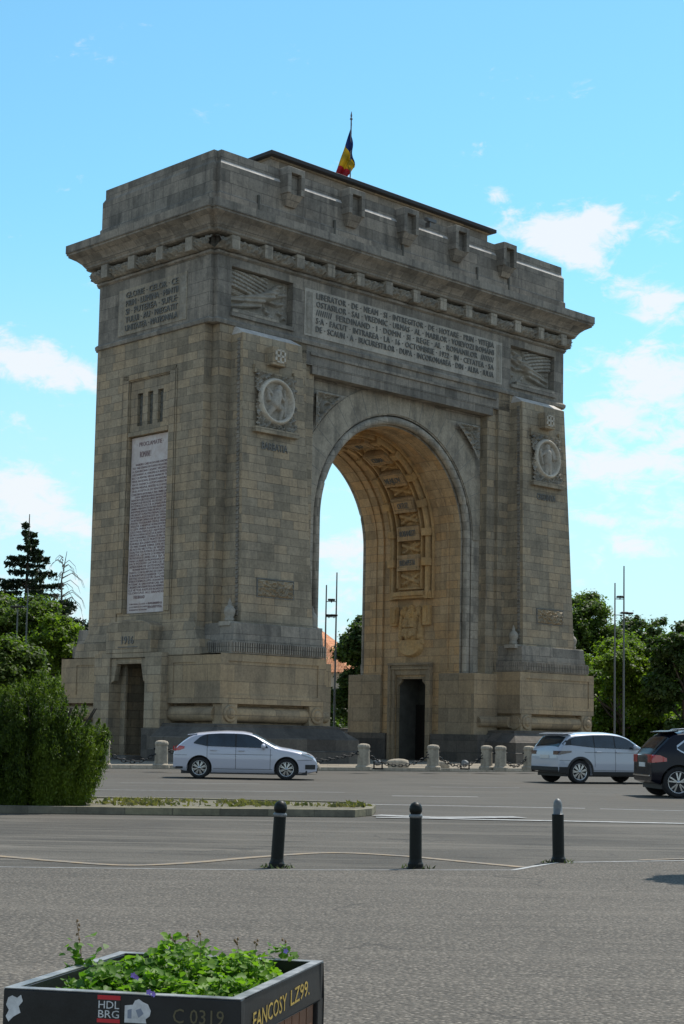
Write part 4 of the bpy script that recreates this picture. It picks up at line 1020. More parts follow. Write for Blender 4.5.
for j in range(ny):
    for i in range(nx):
        s_, t_ = i / (nx - 1), j / (ny - 1)
        top = Vector((-.95 * s_ ** 1.05, 0, 4.35 - 3.35 * s_)); bot = Vector((.16 + .26 * math.sin(s_ * PI) - .50 * s_, 0, 2.15 - 1.35 * s_ + .55 * math.sin(s_ * PI * .8)))
        p = top.lerp(bot, t_); p.y = .16 * math.sin(t_ * 13 + s_ * 3) * (.3 + s_) + .05 * math.sin(s_ * 20)
        p.x += .04 * math.sin(t_ * 13 + s_ * 3 + 1.5)
        P[j, i] = p
m = MB(); m.grid(P, True)
m.mi = [min(2, int((k % (nx - 1)) / (nx - 1) * 3)) for k in range(len(m.f))]
m.build('cloth', FC, flag, fix=False)

# ================================================================== STONE POSTS, CHAINS, SPOTLIGHTS
M_GRAN = stone('granite_post', (.24, .23, .205), (.37, .35, .31), (.34, .3, .24), .1, joints=0, stain=.4)
M_IRON = plain('chain_black_iron', (.02, .02, .02), .55, .5)
post_px = [(103, 768.3), (161, 768.8), (363.5, 770.3), (433, 770.6), (486.5, 770.6), (500.5, 771.0), (529, 770.6)]
post_lab = ['pale granite post beside the dark green bush', 'squat granite post behind the rear of the white hatchback', 'granite post left of the doorway under the arch', 'stout granite post in front of the doorway under the arch',
            'granite post just left of its close twin near the white off-roader', 'granite post just right of its close twin near the white off-roader', 'granite post partly hidden behind the white off-roader']
proto = None; posts = []
for (px, py), lb in zip(post_px, post_lab):
    p = G(px, py - .5, .13)
    if proto is None:
        proto = empty('stone_post', p, 0, lb, 'post', 'granite posts along the kerb of the arch')
        m = MB(); m.lathe([(.30, 0), (.30, .12), (.235, .16), (.215, .78), (.235, .80), (.235, .86), (.20, .92), (.10, .95), (.01, .955)], n=12, smooth=False); m.build('shaft', M_GRAN, proto, bevel=.008)
        for e in (-1, 1): m = MB(); m.tube([(e * .2, 0, .66), (e * .27, 0, .66)], .03, 6); m.build('iron_ring', M_IRON, proto)
        o = proto
    else:
        o = copy_tree(proto); o.location = p; o['label'] = lb
    o.rotation_euler.z = random.uniform(0, .5); posts.append(p)
extra_l = G(20, 768.2, .13)
def chain(p, q, lab, sag=.42):
    root = MB(); n = max(10, int((q - p).length / .15)); prev = None
    for k in range(n):
        t = (k + .5) / n; c = p.lerp(q, t); c.z += -sag * 4 * t * (1 - t)
        d = (q - p).normalized(); d.z = -sag * 4 * (1 - 2 * t) / (q - p).length; d.normalize()
        side = d.cross(Vector((0, 0, 1))).normalized(); v = side if k % 2 else d.cross(side)
        pts = [c + d * (.105 * math.cos(2 * PI * a / 8)) + v * (.055 * math.sin(2 * PI * a / 8)) for a in range(9)]
        root.tube(pts, .017, 5, cap=False)
    return root.build('chain', M_IRON, label=lab, cat='chain', group='iron chains between the granite posts')
def hang(p): return Vector((p.x, p.y, p.z + .66))
chain(hang(extra_l), hang(posts[0]), 'black iron chain hanging behind the bush', .4)
chain(hang(posts[0]), hang(posts[1]), 'black iron chain hanging before the side portal', .45)
chain(hang(posts[1]), hang(posts[2]), 'black iron chain running behind the white hatchback', .5)
chain(hang(posts[2]), hang(posts[3]), 'black iron chain sagging behind the low spotlight, left of the doorway post', .5)
chain(hang(posts[3]), hang(posts[4]), 'black iron chain sagging right of the stout doorway post', .5)
chain(hang(posts[5]), hang(posts[6]), 'short black iron chain left of the white off-roader', .5)
M_LAMPG = plain('spotlight_grey_metal', (.24, .24, .235), .7, .1, var=.2)
def spot(px, py, rz, lb):
    r = empty('spotlight', G(px, py, .13), rz, lb, 'spotlight', 'grey spotlights on the plaza kerb')
    m = MB(); m.box(-.16, .16, -.12, .12, 0, .05); m.box(-.19, -.16, -.03, .03, .03, .3); m.box(.16, .19, -.03, .03, .03, .3); m.build('bracket', M_IRON, r)
    m = MB(); m.lathe([(.04, -.15), (.09, -.13), (.11, -.04), (.12, .10), (.11, .12), (.01, .11)], (0, 0, .25), 14, 'y'); m.build('lamp_body', M_LAMPG, r)
spot(378, 769.3, .5, 'small grey spotlight right of the left-hand doorway post'); spot(465, 769.5, 2.6, 'grey spotlight on a stand midway between doorway post and paired posts')
def lump(px, py, s, lb):
    m = MB(); m.lathe([(.36 * s, 0), (.38 * s, .1), (.40 * s, .24), (.34 * s, .33), (.2 * s, .38), (.01, .40)], n=10)
    for v_i, v in enumerate(m.v): m.v[v_i] = (v[0] * 1.25 + .03 * math.sin(v[2] * 20), v[1] * .8, v[2] * s)
    p = G(px, py, .13); return m.build('stone_stump', M_GRAN, label=lb, cat='stone stump', group='low stone stumps behind the kerb', loc=p)
lump(398, 767.8, .9, 'low rounded stone stump behind the sagging chain'); lump(440, 768.0, .8, 'low stone stump touching the right of the stout doorway post'); lump(309, 770.5, .8, 'low stone stump showing above the bonnet of the white hatchback')

# ================================================================== STREET BOLLARDS
M_BOL = plain('bollard_black_green_paint', (.008, .010, .009), .5, .0, var=.35, vscale=14)
M_BOL.node_tree.nodes['Principled BSDF'].inputs['Specular IOR Level'].default_value = .22
M_BOLM = plain('bollard_bare_metal', (.16, .165, .165), .5, .4, var=.25, vscale=12)
M_MOSS = plain('weed_green', (.10, .13, .03), .8, var=.5, vscale=20)
def weeds(name, c, rad, n, h, lb, grp=None):
    m = MB()
    for _ in range(n):
        a, r_ = random.uniform(0, 2 * PI), rad * random.random() ** .6; x, y = r_ * math.cos(a), r_ * math.sin(a) * .7; t = random.uniform(0, PI); hh = h * random.uniform(.4, 1); w = .008 + .01 * random.random(); lx, ly = random.uniform(-.05, .05), random.uniform(-.05, .05)
        m.add([(x - w * math.cos(t), y - w * math.sin(t), 0), (x + w * math.cos(t), y + w * math.sin(t), 0), (x + lx, y + ly, hh)], [(0, 1, 2)])
    return m.build(name, M_MOSS, fix=False, loc=c, label=lb, cat='weeds', group=grp)
def bollard(px, py, kind, lean, lb):
    p = G(px, py); r = empty('bollard', p, 0, lb, 'bollard', 'black metal bollards along the lane edge'); r.rotation_euler = lean
    m = MB(); m.lathe([(.085, 0), (.085, .05), (.072, .07), (.069, .10), (.069, .56)] if kind else [(.085, 0), (.085, .05), (.074, .07), (.068, .10), (.066, .55)], n=20, smooth=False); m.build('shaft', M_BOL, r, bevel=.003)
    m = MB()
    if kind == 0: m.lathe([(.067, .545), (.074, .55), (.074, .575), (.066, .582), (.062, .586)], n=20)
    if kind == 0:
        m.build('collar', M_BOLM, r)
        m = MB(); m.lathe([(.056, .58), (.056, .595), (.068, .61), (.071, .64), (.066, .67), (.048, .70), (.02, .715), (.005, .717)], n=20); m.build('ball_cap', M_BOL, r)
    else:
        m.lathe([(.068, .561), (.052, .566), (.051, .66), (.045, .70), (.028, .73), (.005, .74)], n=20); m.build('inner_tube', M_BOLM, r)
    m = MB(); m.box(-.095, .095, -.095, .095, -.01, .012); m.build('base_plate', M_BOL, r)
    weeds('weeds', p + Vector((0, -.02, 0)), .22, 60 if kind or px < 300 else 25, .06, 'tuft of weeds at the foot of the ' + lb, 'weeds at the bollard feet')
bollard(276.5, 868, 0, (0.0, .045, 0), 'leftmost bollard, leaning slightly right, with ball cap')
bollard(415.5, 868.5, 0, (0, -.01, 0), 'middle bollard with ball cap, standing upright')
bollard(558.5, 863, 1, (0, -.02, 0), 'rightmost bollard, without ball cap, grey tube sticking out')

# ================================================================== LIGHT MASTS
M_MAST = plain('mast_galvanised', (.13, .14, .145), .5, .5, var=.15)
def mast(pxa, pya, pxb, pyb, dist, bars, lamps, lb):
    A_ = GD(pxa, pya, dist); B_ = GD(pxb, pyb, dist)
    r = empty('light_mast', (A_.x, A_.y, 0), 0, lb, 'light mast', 'twin-pole floodlight masts round the arch')
    dx = B_.x - A_.x
    for x, h in ((0, A_.z), (dx, B_.z)):
        m = MB(); m.tube([(x, 0, 0), (x, 0, h * .45), (x, 0, h)], [.06, .052, .035], 10); m.build('pole', M_MAST, r)
    for py in bars:
        z = GD((pxa + pxb) / 2, py, dist).z; m = MB(); m.tube([(0, 0, z), (dx, 0, z)], .025, 6); m.build('crossbar', M_MAST, r)
    for lx, py in lamps:
        q = GD(lx, py, dist); m = MB(); m.box(q.x - A_.x - .20, q.x - A_.x + .20, -.32, .1, q.z - .05, q.z + .05); m.box(q.x - A_.x - .03, q.x - A_.x + .03, -.05, .05, q.z - .16, q.z - .04); m.build('floodlight', M_IRON, r, bevel=.03)
    return r
mast(326.5, 585, 337, 572.5, 88, (601.5, 617), ((331.5, 600), (329, 615.5), (334, 615.5)), 'twin-pole floodlight mast seen through the archway')
mast(615, 583, 624, 566, 88, (599, 615), ((620, 597), (624, 613), (629, 613.5)), 'twin-pole floodlight mast in front of the trees right of the arch')
mast(18, 604, 28, 588, 92, (607,), ((14.5, 607), (20.5, 607)), 'twin-pole floodlight mast among the trees left of the arch')

# ================================================================== HOUSE SEEN THROUGH THE ARCH
M_TILE = stone('roof_tiles_orange', (.36, .15, .075), (.55, .26, .14), (.5, .3, .2), .2, bw=.25, bh=.33, joints=1.5, stain=.25, dark=(.14, .07, .05))
M_PLAST = plain('house_plaster', (.45, .40, .32), .9, var=.15, vscale=1)
hp = GD(322, 650, 150)
hs = empty('house', (hp.x - 5, hp.y + 6, 0), -.25, 'pale house with an orange tiled roof, partly seen through the archway', 'house')
m = MB(); m.box(-9, 9, -6, 6, 0, 7.2); m.build('wall', M_PLAST, hs)
m = MB(); m.add([(-9.8, -6.8, 7.0), (9.8, -6.8, 7.0), (9.8, 6.8, 7.0), (-9.8, 6.8, 7.0), (-3.5, 0, 12.4), (3.5, 0, 12.4)], [(0, 1, 5, 4), (1, 2, 5), (2, 3, 4, 5), (3, 0, 4), (3, 2, 1, 0)]); rf = m.build('roof', M_TILE, hs)
m = MB(); m.box(-1.2, -.4, -1, 0, 11, 13.2); m.build('chimney', M_PLAST, rf)
M_PANE = plain('window_glass_dark', (.03, .035, .04), .1)
for k in range(5):
    for z in (1.2, 4.4):
        m = MB(); x = -7.2 + 3.2 * k; m.box(x, x + 1.3, -6.05, -5.95, z, z + 1.7); w_ = m.build('window', plain('window_frame', (.6, .6, .58), .6) if k + z < 1.3 else bpy.data.materials['window_frame'], hs)
        m = MB(); m.box(x + .1, x + .6, -6.07, -6.0, z + .1, z + 1.6); m.box(x + .7, x + 1.2, -6.07, -6.0, z + .1, z + 1.6); m.build('pane', M_PANE, w_)

# ================================================================== VEGETATION
def leafmat(name, c1, c2, c3=None, trans=.35):
    b = NB(name); g = b.n('ShaderNodeNewGeometry'); P_ = b.n('ShaderNodeTexCoord').outputs['Object']
    base = b.mix(g.outputs['Random Per Island'], c4(c1), c4(c2))
    if c3: base = b.mix(b.mapr(b.noise(P_, .9, 3), .45, .7, 0, .8), base, c4(c3))
    b.set(b.b.inputs['Base Color'], base); b.b.inputs['Roughness'].default_value = .55; b.b.inputs['Specular IOR Level'].default_value = .35
    tr = b.n('ShaderNodeBsdfTranslucent'); b.set(tr.inputs['Color'], b.mix(1, base, (1.5, 1.7, .7, 1), 'MULTIPLY'))
    mx = b.n('ShaderNodeMixShader', {0: trans}); b.L.new(b.b.outputs[0], mx.inputs[1]); b.L.new(tr.outputs[0], mx.inputs[2]); b.L.new(mx.outputs[0], b.N['Material Output'].inputs[0]); return b.m
M_LEAF = leafmat('leaf_green', (.042, .07, .014), (.09, .14, .022), (.12, .175, .028), .5)
M_LEAFB = leafmat('leaf_bright', (.06, .10, .014), (.13, .19, .022), (.17, .235, .03), .55)
M_LEAFD = leafmat('leaf_dark', (.032, .056, .014), (.075, .12, .026), None, .45)
M_NEED = leafmat('needle_dark', (.014, .028, .014), (.032, .05, .022), trans=.15)
M_THUJA = leafmat('thuja_green', (.018, .040, .007), (.095, .145, .012), (.17, .23, .02), .36)
M_BARK = plain('bark', (.07, .055, .042), .95, var=.4, vscale=3, bump=.5)
M_DEAD = plain('dead_branch', (.10, .085, .07), .95, var=.3)
def quads(C, Nn, Sz, rg, asp=1.6, axis=None):
    """leaf faces: centres C, rough normals Nn, sizes Sz"""
    n = len(C); U_ = rg.normal(size=(n, 3)) if axis is None else axis.copy(); U_ -= (U_ * Nn).sum(1)[:, None] * Nn; U_ /= np.linalg.norm(U_, axis=1)[:, None] + 1e-9; V_ = np.cross(Nn, U_)
    a = U_ * Sz[:, None] * asp / 2; b = V_ * Sz[:, None] / 2; fold = Nn * Sz[:, None] * .18
    vs = np.stack([C - a, C - b * 1.0 + fold, C + a, C + b * 1.0 + fold], 1).reshape(-1, 3)
    return vs
def leaf_mesh(name, vs, mat, parent, **k):
    n = len(vs) // 4; me = bpy.data.meshes.new(name); me.vertices.add(len(vs)); me.vertices.foreach_set('co', vs.ravel())
    me.loops.add(n * 4); me.loops.foreach_set('vertex_index', np.arange(n * 4)); me.polygons.add(n); me.polygons.foreach_set('loop_start', np.arange(n) * 4)
    me.materials.append(mat); me.update(calc_edges=True); me.validate()
    o = bpy.data.objects.new(name, me); COL.objects.link(o); o.parent = parent
    return tag(o, k.get('label'), k.get('cat'), k.get('group'), k.get('kind'))
def unit(a): return a / (np.linalg.norm(a, axis=-1, keepdims=True) + 1e-9)
def clumps(rg, lobes, per, leaf, spread, squash=.75, dens_=1):
    """lobes: list of (centre, radius). sub-clumps on every lobe's skin, leaves on every clump's skin"""
    C = []; Nn = []; per = per * dens_
    for (c, r, n) in lobes:
        d = unit(rg.normal(size=(n, 3))); d[:, 2] = np.where(d[:, 2] < -.55, -d[:, 2], d[:, 2])
        cc = np.array(c) + d * (np.array(r) * rg.uniform(.55, 1.05, (n, 1)))
        for q, dd in zip(cc, d):
            k = int(per * rg.uniform(.5, 1.4)); e = unit(rg.normal(size=(k, 3))); s = spread * rg.uniform(.55, 1.25)
            pp = q + e * np.array((1, 1, squash)) * s * np.abs(rg.normal(size=(k, 1)) * .55 + .35)
            C.append(pp); Nn.append(unit(e * .7 + np.array((0, 0, .6)) + rg.normal(size=(k, 3)) * .45))
    C = np.concatenate(C); Nn = np.concatenate(Nn); Sz = leaf * rg.uniform(.6, 1.3, len(C))
    return quads(C, Nn, Sz, rg)
def limbs(m, rg, h, r, top, nb=8, spread=2.5):
    m.tube([(0, 0, 0), (.1 * r, .05, h * .4), (-.1, .1, h * .75), (.1, 0, top)], [r, r * .8, r * .5, r * .15], 9)
    for k in range(nb):
        a = 2 * PI * k / nb + rg.uniform(-.3, .3); z0 = h * rg.uniform(.3, .75); l = spread * rg.uniform(.6, 1)
        p1 = Vector((0, 0, z0)); p3 = Vector((math.cos(a) * l, math.sin(a) * l, z0 + l * rg.uniform(.5, 1.1))); p2 = p1.lerp(p3, .5) + Vector((0, 0, -.1 * l))
        m.tube([p1, p2, p3], [r * .4, r * .25, r * .08], 6)
def broadleaf(seed, px, pytop, dist, width, lb, mat, leaf=.26, zlow=.18, nl=14, dens=1.0, grp='leafy trees behind the arch'):
    rg = np.random.default_rng(seed); p = GD(px, 700, dist); H = GD(px, pytop, dist).z
    t = empty('leafy_tree', (p.x, p.y, 0), 0, lb, 'tree', grp)
    m = MB(); limbs(m, rg, H * .7, H * .022 + .08, H * .85, 8, width * .35); m.build('trunk', M_BARK, t)
    lobes = []
    for k in range(nl):
        zc = rg.uniform(zlow + .12, .86); wr = width / 2 * (1 - .55 * abs(zc - .5) ** 1.0 * (1.3 if zc > .5 else .8)) ; a = rg.uniform(0, 2 * PI); rr = wr * rg.uniform(.35, .75)
        R_ = width * rg.uniform(.13, .30)
        lobes.append(((math.cos(a) * rr, math.sin(a) * rr, zc * H), (R_, R_, R_ * .85), int(34 * dens)))
    lobes.append(((rg.uniform(-.3, .3), 0, H * .9), (width * .14, width * .14, H * .09), int(26 * dens)))
    vs = clumps(rg, lobes, 62, leaf * .62, width * .072, dens_=2.3)
    leaf_mesh('crown', vs, mat, t); return t
# left of the arch
broadleaf(1, -12, 592, 112, 9, 'broad leafy tree at the left edge, under the spruce', M_LEAF)
broadleaf(2, 34, 596, 104, 6.5, 'mid green leafy tree behind the left floodlight mast', M_LEAF, nl=12)
broadleaf(3, 68, 622, 98, 6.0, 'bright green leafy tree closest to the left side of the arch', M_LEAFB, nl=12, zlow=.05)
broadleaf(4, 8, 640, 90, 7, 'lower bushy tree just above the dark green bush', M_LEAF, nl=14, zlow=-.05)
# spruce
def spruce(seed, px, pytop, dist, rad, lb):
    rg = np.random.default_rng(seed); p = GD(px, 700, dist); H = GD(px, pytop, dist).z
    t = empty('spruce_tree', (p.x, p.y, 0), 0, lb, 'tree')
    m = MB(); m.tube([(0, 0, 0), (0, 0, H * .5), (.05, 0, H)], [.28, .17, .03], 8)
    C = []; Nn = []
    z = H * .12
    while z < H * .985:
        f = (H - z) / H; L_ = rad * min(1, f * 2.7) * rg.uniform(.7, 1.1) + .12; nb = rg.integers(5, 8)
        for k in range(nb):
            if rg.random() < .12: continue
            a = rg.uniform(0, 2 * PI); l = L_ * rg.uniform(.6, 1.1); droop = -.12 * l; tip = np.array((math.cos(a) * l, math.sin(a) * l, z + droop + .12 * l))
            base = np.array((0, 0, z)); midp = (base + tip) / 2 + np.array((0, 0, -.08 * l)); m.tube([tuple(base), tuple(midp), tuple(tip)], [.035, .022, .008], 4, cap=False)
            n = int(22 + 60 * l); u_ = rg.uniform(.1, 1, (n, 1)) ** .8; q = (1 - u_) ** 2 * base + 2 * u_ * (1 - u_) * midp + u_ ** 2 * tip
            side = np.array((-math.sin(a), math.cos(a), 0)); w = (.14 * l + .1) * (1.1 - u_)
            off = side * rg.normal(size=(n, 1)) * w * .55; hang_ = np.abs(rg.normal(size=(n, 1))) * np.array((0, 0, -.16))
            C.append(q + off + hang_); Nn.append(unit(rg.normal(size=(n, 3)) * .6 + np.array((0, 0, .5))))
        z += rg.uniform(.34, .62)
    C = np.concatenate(C); Nn = np.concatenate(Nn)
    m.build('trunk', M_BARK, t); leaf_mesh('crown', quads(C, Nn, .16 * rg.uniform(.6, 1.3, len(C)), rg, 2.2), M_NEED, t)
spruce(5, 22, 514, 118, 3.4, 'tall dark spruce rising above the trees at the left')
# half-dead conifer
def dead_tree(seed, px, pytop, dist, lb):
    rg = np.random.default_rng(seed); p = GD(px, 700, dist); H = GD(px, pytop, dist).z
    t = empty('half_dead_tree', (p.x, p.y, 0), 0, lb, 'tree'); m = MB(); m.tube([(0, 0, 0), (.1, 0, H * .6), (-.05, 0, H * .85), (.25, 0, H)], [.22, .1, .05, .015], 7)
    C = []
    for k in range(64):
        z = H * rg.uniform(.5, .97); l = (1 - (z / H - .5) * 1.4) * rg.uniform(.8, 3.0); a = rg.uniform(0, 2 * PI); d = np.array((math.cos(a), math.sin(a), 0))
        p0 = np.array((0, 0, z)); p1 = p0 + d * l * .5 + np.array((0, 0, .28 * l)); p2 = p0 + d * l + np.array((0, 0, -.1 * l)); p3 = p0 + d * l * 1.15 + np.array((0, 0, -.5 * l))
        m.tube([tuple(p0), tuple(p1), tuple(p2), tuple(p3)], [.03, .022, .015, .006], 4, cap=False)
        if z < H * .72:
            n = 200; u_ = rg.uniform(.2, 1, (n, 1)); q = p0 + (p2 - p0) * u_ + np.array((0, 0, .3 * l)) * u_ * (1 - u_) * 2; C.append(q + rg.normal(size=(n, 3)) * .16)
    for k in range(14):
        z = H * rg.uniform(.25, .55); c = np.array((rg.uniform(-1.4, 1.4), rg.uniform(-1.2, 1.2), z)); C.append(c + rg.normal(size=(260, 3)) * .42)
    C = np.concatenate(C); m.build('trunk', M_DEAD, t)
    leaf_mesh('crown', quads(C, unit(rg.normal(size=C.shape)), .15 * rg.uniform(.6, 1.3, len(C)), rg, 2.0), M_NEED, t)
dead_tree(6, 58, 551, 106, 'half-dead conifer with bare drooping twigs beside the spruce')
# through the arch
broadleaf(7, 367, 616, 104, 5.0, 'dark leafy tree seen through the archway', M_LEAFD, nl=22, zlow=-.12)
broadleaf(8, 326, 694, 112, 5, 'low dark shrub tree below the orange roof', M_LEAFD, nl=10, zlow=-.1)
# right of the arch
broadleaf(9, 588, 590, 122, 9.0, 'tall dark tree rising behind the right edge of the arch', M_LEAF, nl=18, zlow=.05)
broadleaf(10, 632, 618, 126, 7.5, 'round-topped dark tree behind the right floodlight mast', M_LEAFD, nl=14, zlow=.05)
broadleaf(11, 622, 640, 100, 8.0, 'large bright green bushy tree in front of the right-hand trees', M_LEAFB, nl=20, zlow=-.1, leaf=.24)
broadleaf(12, 686, 622, 96, 5.0, 'dark tree cut off by the right edge of the picture', M_LEAFD, nl=14, zlow=.0)
broadleaf(13, 668, 668, 112, 7.0, 'low leafy tree between the bright bushy tree and the right edge', M_LEAF, nl=12, zlow=-.1)
broadleaf(14, 592, 670, 108, 6.0, 'low leafy tree hugging the right foot of the arch', M_LEAF, nl=12, zlow=-.1)
# far hedge mass closing the view
rg = np.random.default_rng(77); lob = []
for k in range(60):
    a = -1.0 + 2.0 * k / 59; lob.append(((math.sin(a) * 175, math.cos(a) * 175, rg.uniform(1.5, 4)), (6, 5, rg.uniform(3, 4.8)), 16))
leaf_mesh('far_woodland', clumps(rg, lob, 90, .75, 2.2), M_LEAFD, None, label='far belt of dark woodland closing the view behind the arch', cat='woodland', kind='stuff')

# thuja bush on the island
def thuja():
    rg = np.random.default_rng(21); p = G(36, 804.5, .1)
    t = empty('evergreen_bush', (p.x, p.y, .1), 0, 'dense dark green evergreen bush on the traffic island at the left edge', 'bush')
    sc = 30 / 1600.0
    m = MB(); C = []; Nn = []
    tips = []
    for k in range(230):
        # upright sprays fanning from the foot; outline wide and lumpy
        a = rg.uniform(0, 2 * PI); rr = 1.08 * rg.random() ** .5; x, y = math.cos(a) * rr * .97, math.sin(a) * rr * .85
        topz = (2.08 if x < .35 else 1.66) - .46 * (rr / 1.08) ** 2.6 + .14 * math.sin(x * 6.2 + 1) * math.cos(y * 5) + .13 * rg.normal()
        for f in (1, .80, .62, .45, .3, .16):
            z = topz * f * rg.uniform(.92, 1.06); ex = .70 + .48 * math.sin(min(1, z / 1.9) * PI * .72)
            if rr < .6 and f < .7: continue
            tips.append((x * ex, y * ex, max(.2, z), rr))
    Ax = []
    for (x, y, z, rr) in tips:
        ln = rg.uniform(.24, .46); out = np.array((x, y, 0)) / (rr + .2) * .32 + rg.normal(size=3) * .1; out[2] = 1
        d = unit(out); tip = np.array((x, y, z)); base = tip - d * ln; n = 300
        u_ = rg.random((n, 1)) ** .8; wd = .052 * np.sin(np.clip(u_ * 1.05 + .08, 0, 1) * PI) ** .7 + .008
        q = base + (tip - base) * u_ + rg.normal(size=(n, 3)) * wd * np.array((1, 1, .4)); C.append(q); Ax.append(unit(d + rg.normal(size=(n, 3)) * .35))
        Nn.append(unit(rg.normal(size=(n, 3)) + np.array((x, y, .2)) * .4))
    for _ in range(26):
        a = rg.uniform(0, 2 * PI); m.tube([(rg.normal() * .05, rg.normal() * .05, 0), (math.cos(a) * .5, math.sin(a) * .4, .8), (math.cos(a) * 1.0, math.sin(a) * .8, 1.7)], [.05, .03, .01], 5)
    m.build('stems', M_BARK, t)
    C = np.concatenate(C); Nn = np.concatenate(Nn); leaf_mesh('foliage', quads(C, Nn, .0155 * rg.uniform(.6, 1.4, len(C)), rg, 3.2, np.concatenate(Ax)), M_THUJA, t)
thuja()
# grass and weeds on the island
rg = np.random.default_rng(5); n = 5000
u1 = rg.random(n); X_ = []; 
a0, a1 = np.array(G(-200, 811)), np.array(G(372, 813.5)); b0, b1 = np.array(G(-200, 799)), np.array(G(362, 810))
w_ = rg.random(n) * .96 + .02
C = (a0[None] * (1 - u1[:, None]) + a1[None] * u1[:, None]) * (1 - w_[:, None]) + (b0[None] * (1 - u1[:, None]) + b1[None] * u1[:, None]) * w_[:, None]
keep = (np.sin(C[:, 0] * 3.1) + np.sin(C[:, 1] * 4.3 + C[:, 0]) + rg.normal(size=n) * .8) > .55
C = C[keep]; C[:, 2] = .10 + rg.random(len(C)) * .045
leaf_mesh('island_grass', quads(C, unit(rg.normal(size=C.shape) * np.array((1, 1, .3))), .05 * rg.uniform(.5, 1.4, len(C)), rg, 2.4), leafmat('grass_dry', (.07, .085, .025), (.17, .15, .06), (.20, .165, .09)), None, label='patchy dry grass on the traffic island', cat='grass', kind='stuff')

# ================================================================== PLANTER
M_PLM = plain('planter_dark_metal', (.022, .023, .024), .42, .3, var=.3, vscale=5, bump=.1)
M_PLE = plain('planter_worn_edge', (.26, .26, .255), .45, .5, var=.4, vscale=12)
M_PLW = plain('planter_brown_slats', (.20, .085, .04), .6, var=.4, vscale=4)
def at_h(px, py, h): return G(px, py, h)
HT = .72
c0 = at_h(241, 1000.5, HT); cL = at_h(3.5, 988.5, HT); cR = at_h(324, 961.5, HT)
ex = (cL - c0); ey = (cR - c0); SX = ex.length; SY = ey.length
ang = math.atan2(ey.y, ey.x)
pl = empty('planter', (c0.x, c0.y, 0), 0, 'square dark metal planter box with brown slats, stickers and scrawled writing', 'planter')
ux = Vector((ex.x, ex.y, 0)).normalized(); uy = Vector((ey.x, ey.y, 0)).normalized()
def pbox(m, a0, a1, b0, b1, z0, z1):
    q = [ux * a + uy * b for a, b in ((a0, b0), (a1, b0), (a1, b1), (a0, b1))]
    m.hexa([(v.x, v.y, z0) for v in q], [(v.x, v.y, z1) for v in q])
T = .035
m = MB()
for (a0, a1, b0, b1) in ((0, SX, 0, T), (0, SX, SY - T, SY), (0, T, T, SY - T), (SX - T, SX, T, SY - T)): pbox(m, a0, a1, b0, b1, HT - .115, HT)
for (a, b) in ((0, 0), (SX - .06, 0), (0, SY - .06), (SX - .06, SY - .06)): pbox(m, a, a + .06, b, b + .06, 0, HT - .115)
for (a0, a1, b0, b1) in ((.06, SX - .06, 0.004, T), (.06, SX - .06, SY - T, SY - .004), (0.004, T, .06, SY - .06), (SX - T, SX - .004, .06, SY - .06)): pbox(m, a0, a1, b0, b1, .06, .13)
m.build('frame', M_PLM, pl, bevel=.003)
m = MB()
for (a0, a1, b0, b1) in ((0.001, SX - .001, 0.001, T - .001), (0.001, SX - .001, SY - T + .001, SY - .001), (0.001, T - .001, T, SY - T), (SX - T + .001, SX - .001, T, SY - T)): pbox(m, a0, a1, b0, b1, HT + .0005, HT + .003)
m.build('top_edge', M_PLE, pl)
for (fixed, mode) in ((0.012, 'y'), (0.012, 'x'), (SX - .024, 'y2'), (SY - .024, 'x2')):
    L_ = SY if mode[0] == 'y' else SX; n = 9; w = (L_ - .13) / n; m = MB()
    for k in range(n):
        a, b_ = .065 + k * w, .065 + (k + 1) * w - .008
        if mode[0] == 'y': pbox(m, fixed, fixed + .012, a, b_, .13, HT - .115)
        else: pbox(m, a, b_, fixed, fixed + .012, .13, HT - .115)
    m.build('slat_panel', M_PLW if mode[0] == 'y' else M_PLM, pl)
m = MB(); pbox(m, T, SX - T, T, SY - T, HT - .18, HT - .13); m.build('soil', plain('planter_soil', (.06, .045, .032), .95, var=.4, vscale=20, bump=.8), pl)
# stickers and scrawls on the two visible faces. left-to-right on the near face runs from cL towards c0
dx = -ux; nf = -uy if True else uy
def near(t, z, off=.001):   # t metres from left corner
    v = ux * (SX - t) + uy * (-off); return (v.x, v.y, z)
def face_quad(m, t0, t1, z0, z1, off):
    m.add([near(t0, z0, off), near(t1, z0, off), near(t1, z1, off), near(t0, z1, off)], [(0, 1, 2, 3)])
M_SRED = plain('sticker_red', (.55, .02, .03), .5); M_SBLK = plain('sticker_black', (.015, .015, .015), .5); M_SWHT = plain('sticker_white', (.62, .62, .62), .6, var=.25, vscale=30); M_CHALK = plain('yellow_scrawl', (.42, .29, .06), .8, var=.3, vscale=40)
tf = lambda px: SX * (px - 3.5) / 237.5
k_ = SX / 237.5
st = MB(); ta, tb = tf(99.5), tf(122.5); zt = HT - .004; sh_ = (tb - ta) * 1.12
st.cur = 0; face_quad(st, ta, tb, zt - sh_ * .16, zt, .0015); face_quad(st, ta, tb, zt - sh_, zt - sh_ * .86, .0015)
st.cur = 1; face_quad(st, ta, tb, zt - sh_ * .86, zt - sh_ * .16, .0013)
so_ = st.build('sticker', [M_SRED, M_SBLK], pl, fix=False, label='small sticker with red bars reading HDL BRG')
t = MB()
for i, w in enumerate(('HDL', 'BRG')): text_mb(t, w, near(ta + .004, zt - sh_ * (.48 + .34 * i), .0018), tuple(dx), (0, 0, 1), tuple(-uy), sh_ * .29, (tb - ta) * .9, .001)
t.build('sticker_lettering', M_SWHT, so_)
def blob(name, pts, mat, lab=None):
    m = MB(); m.add([near(tf(x), HT - (z) * k_, .0014) for x, z in pts], [tuple(range(len(pts)))]); return m.build(name, mat, pl, fix=False, label=lab)
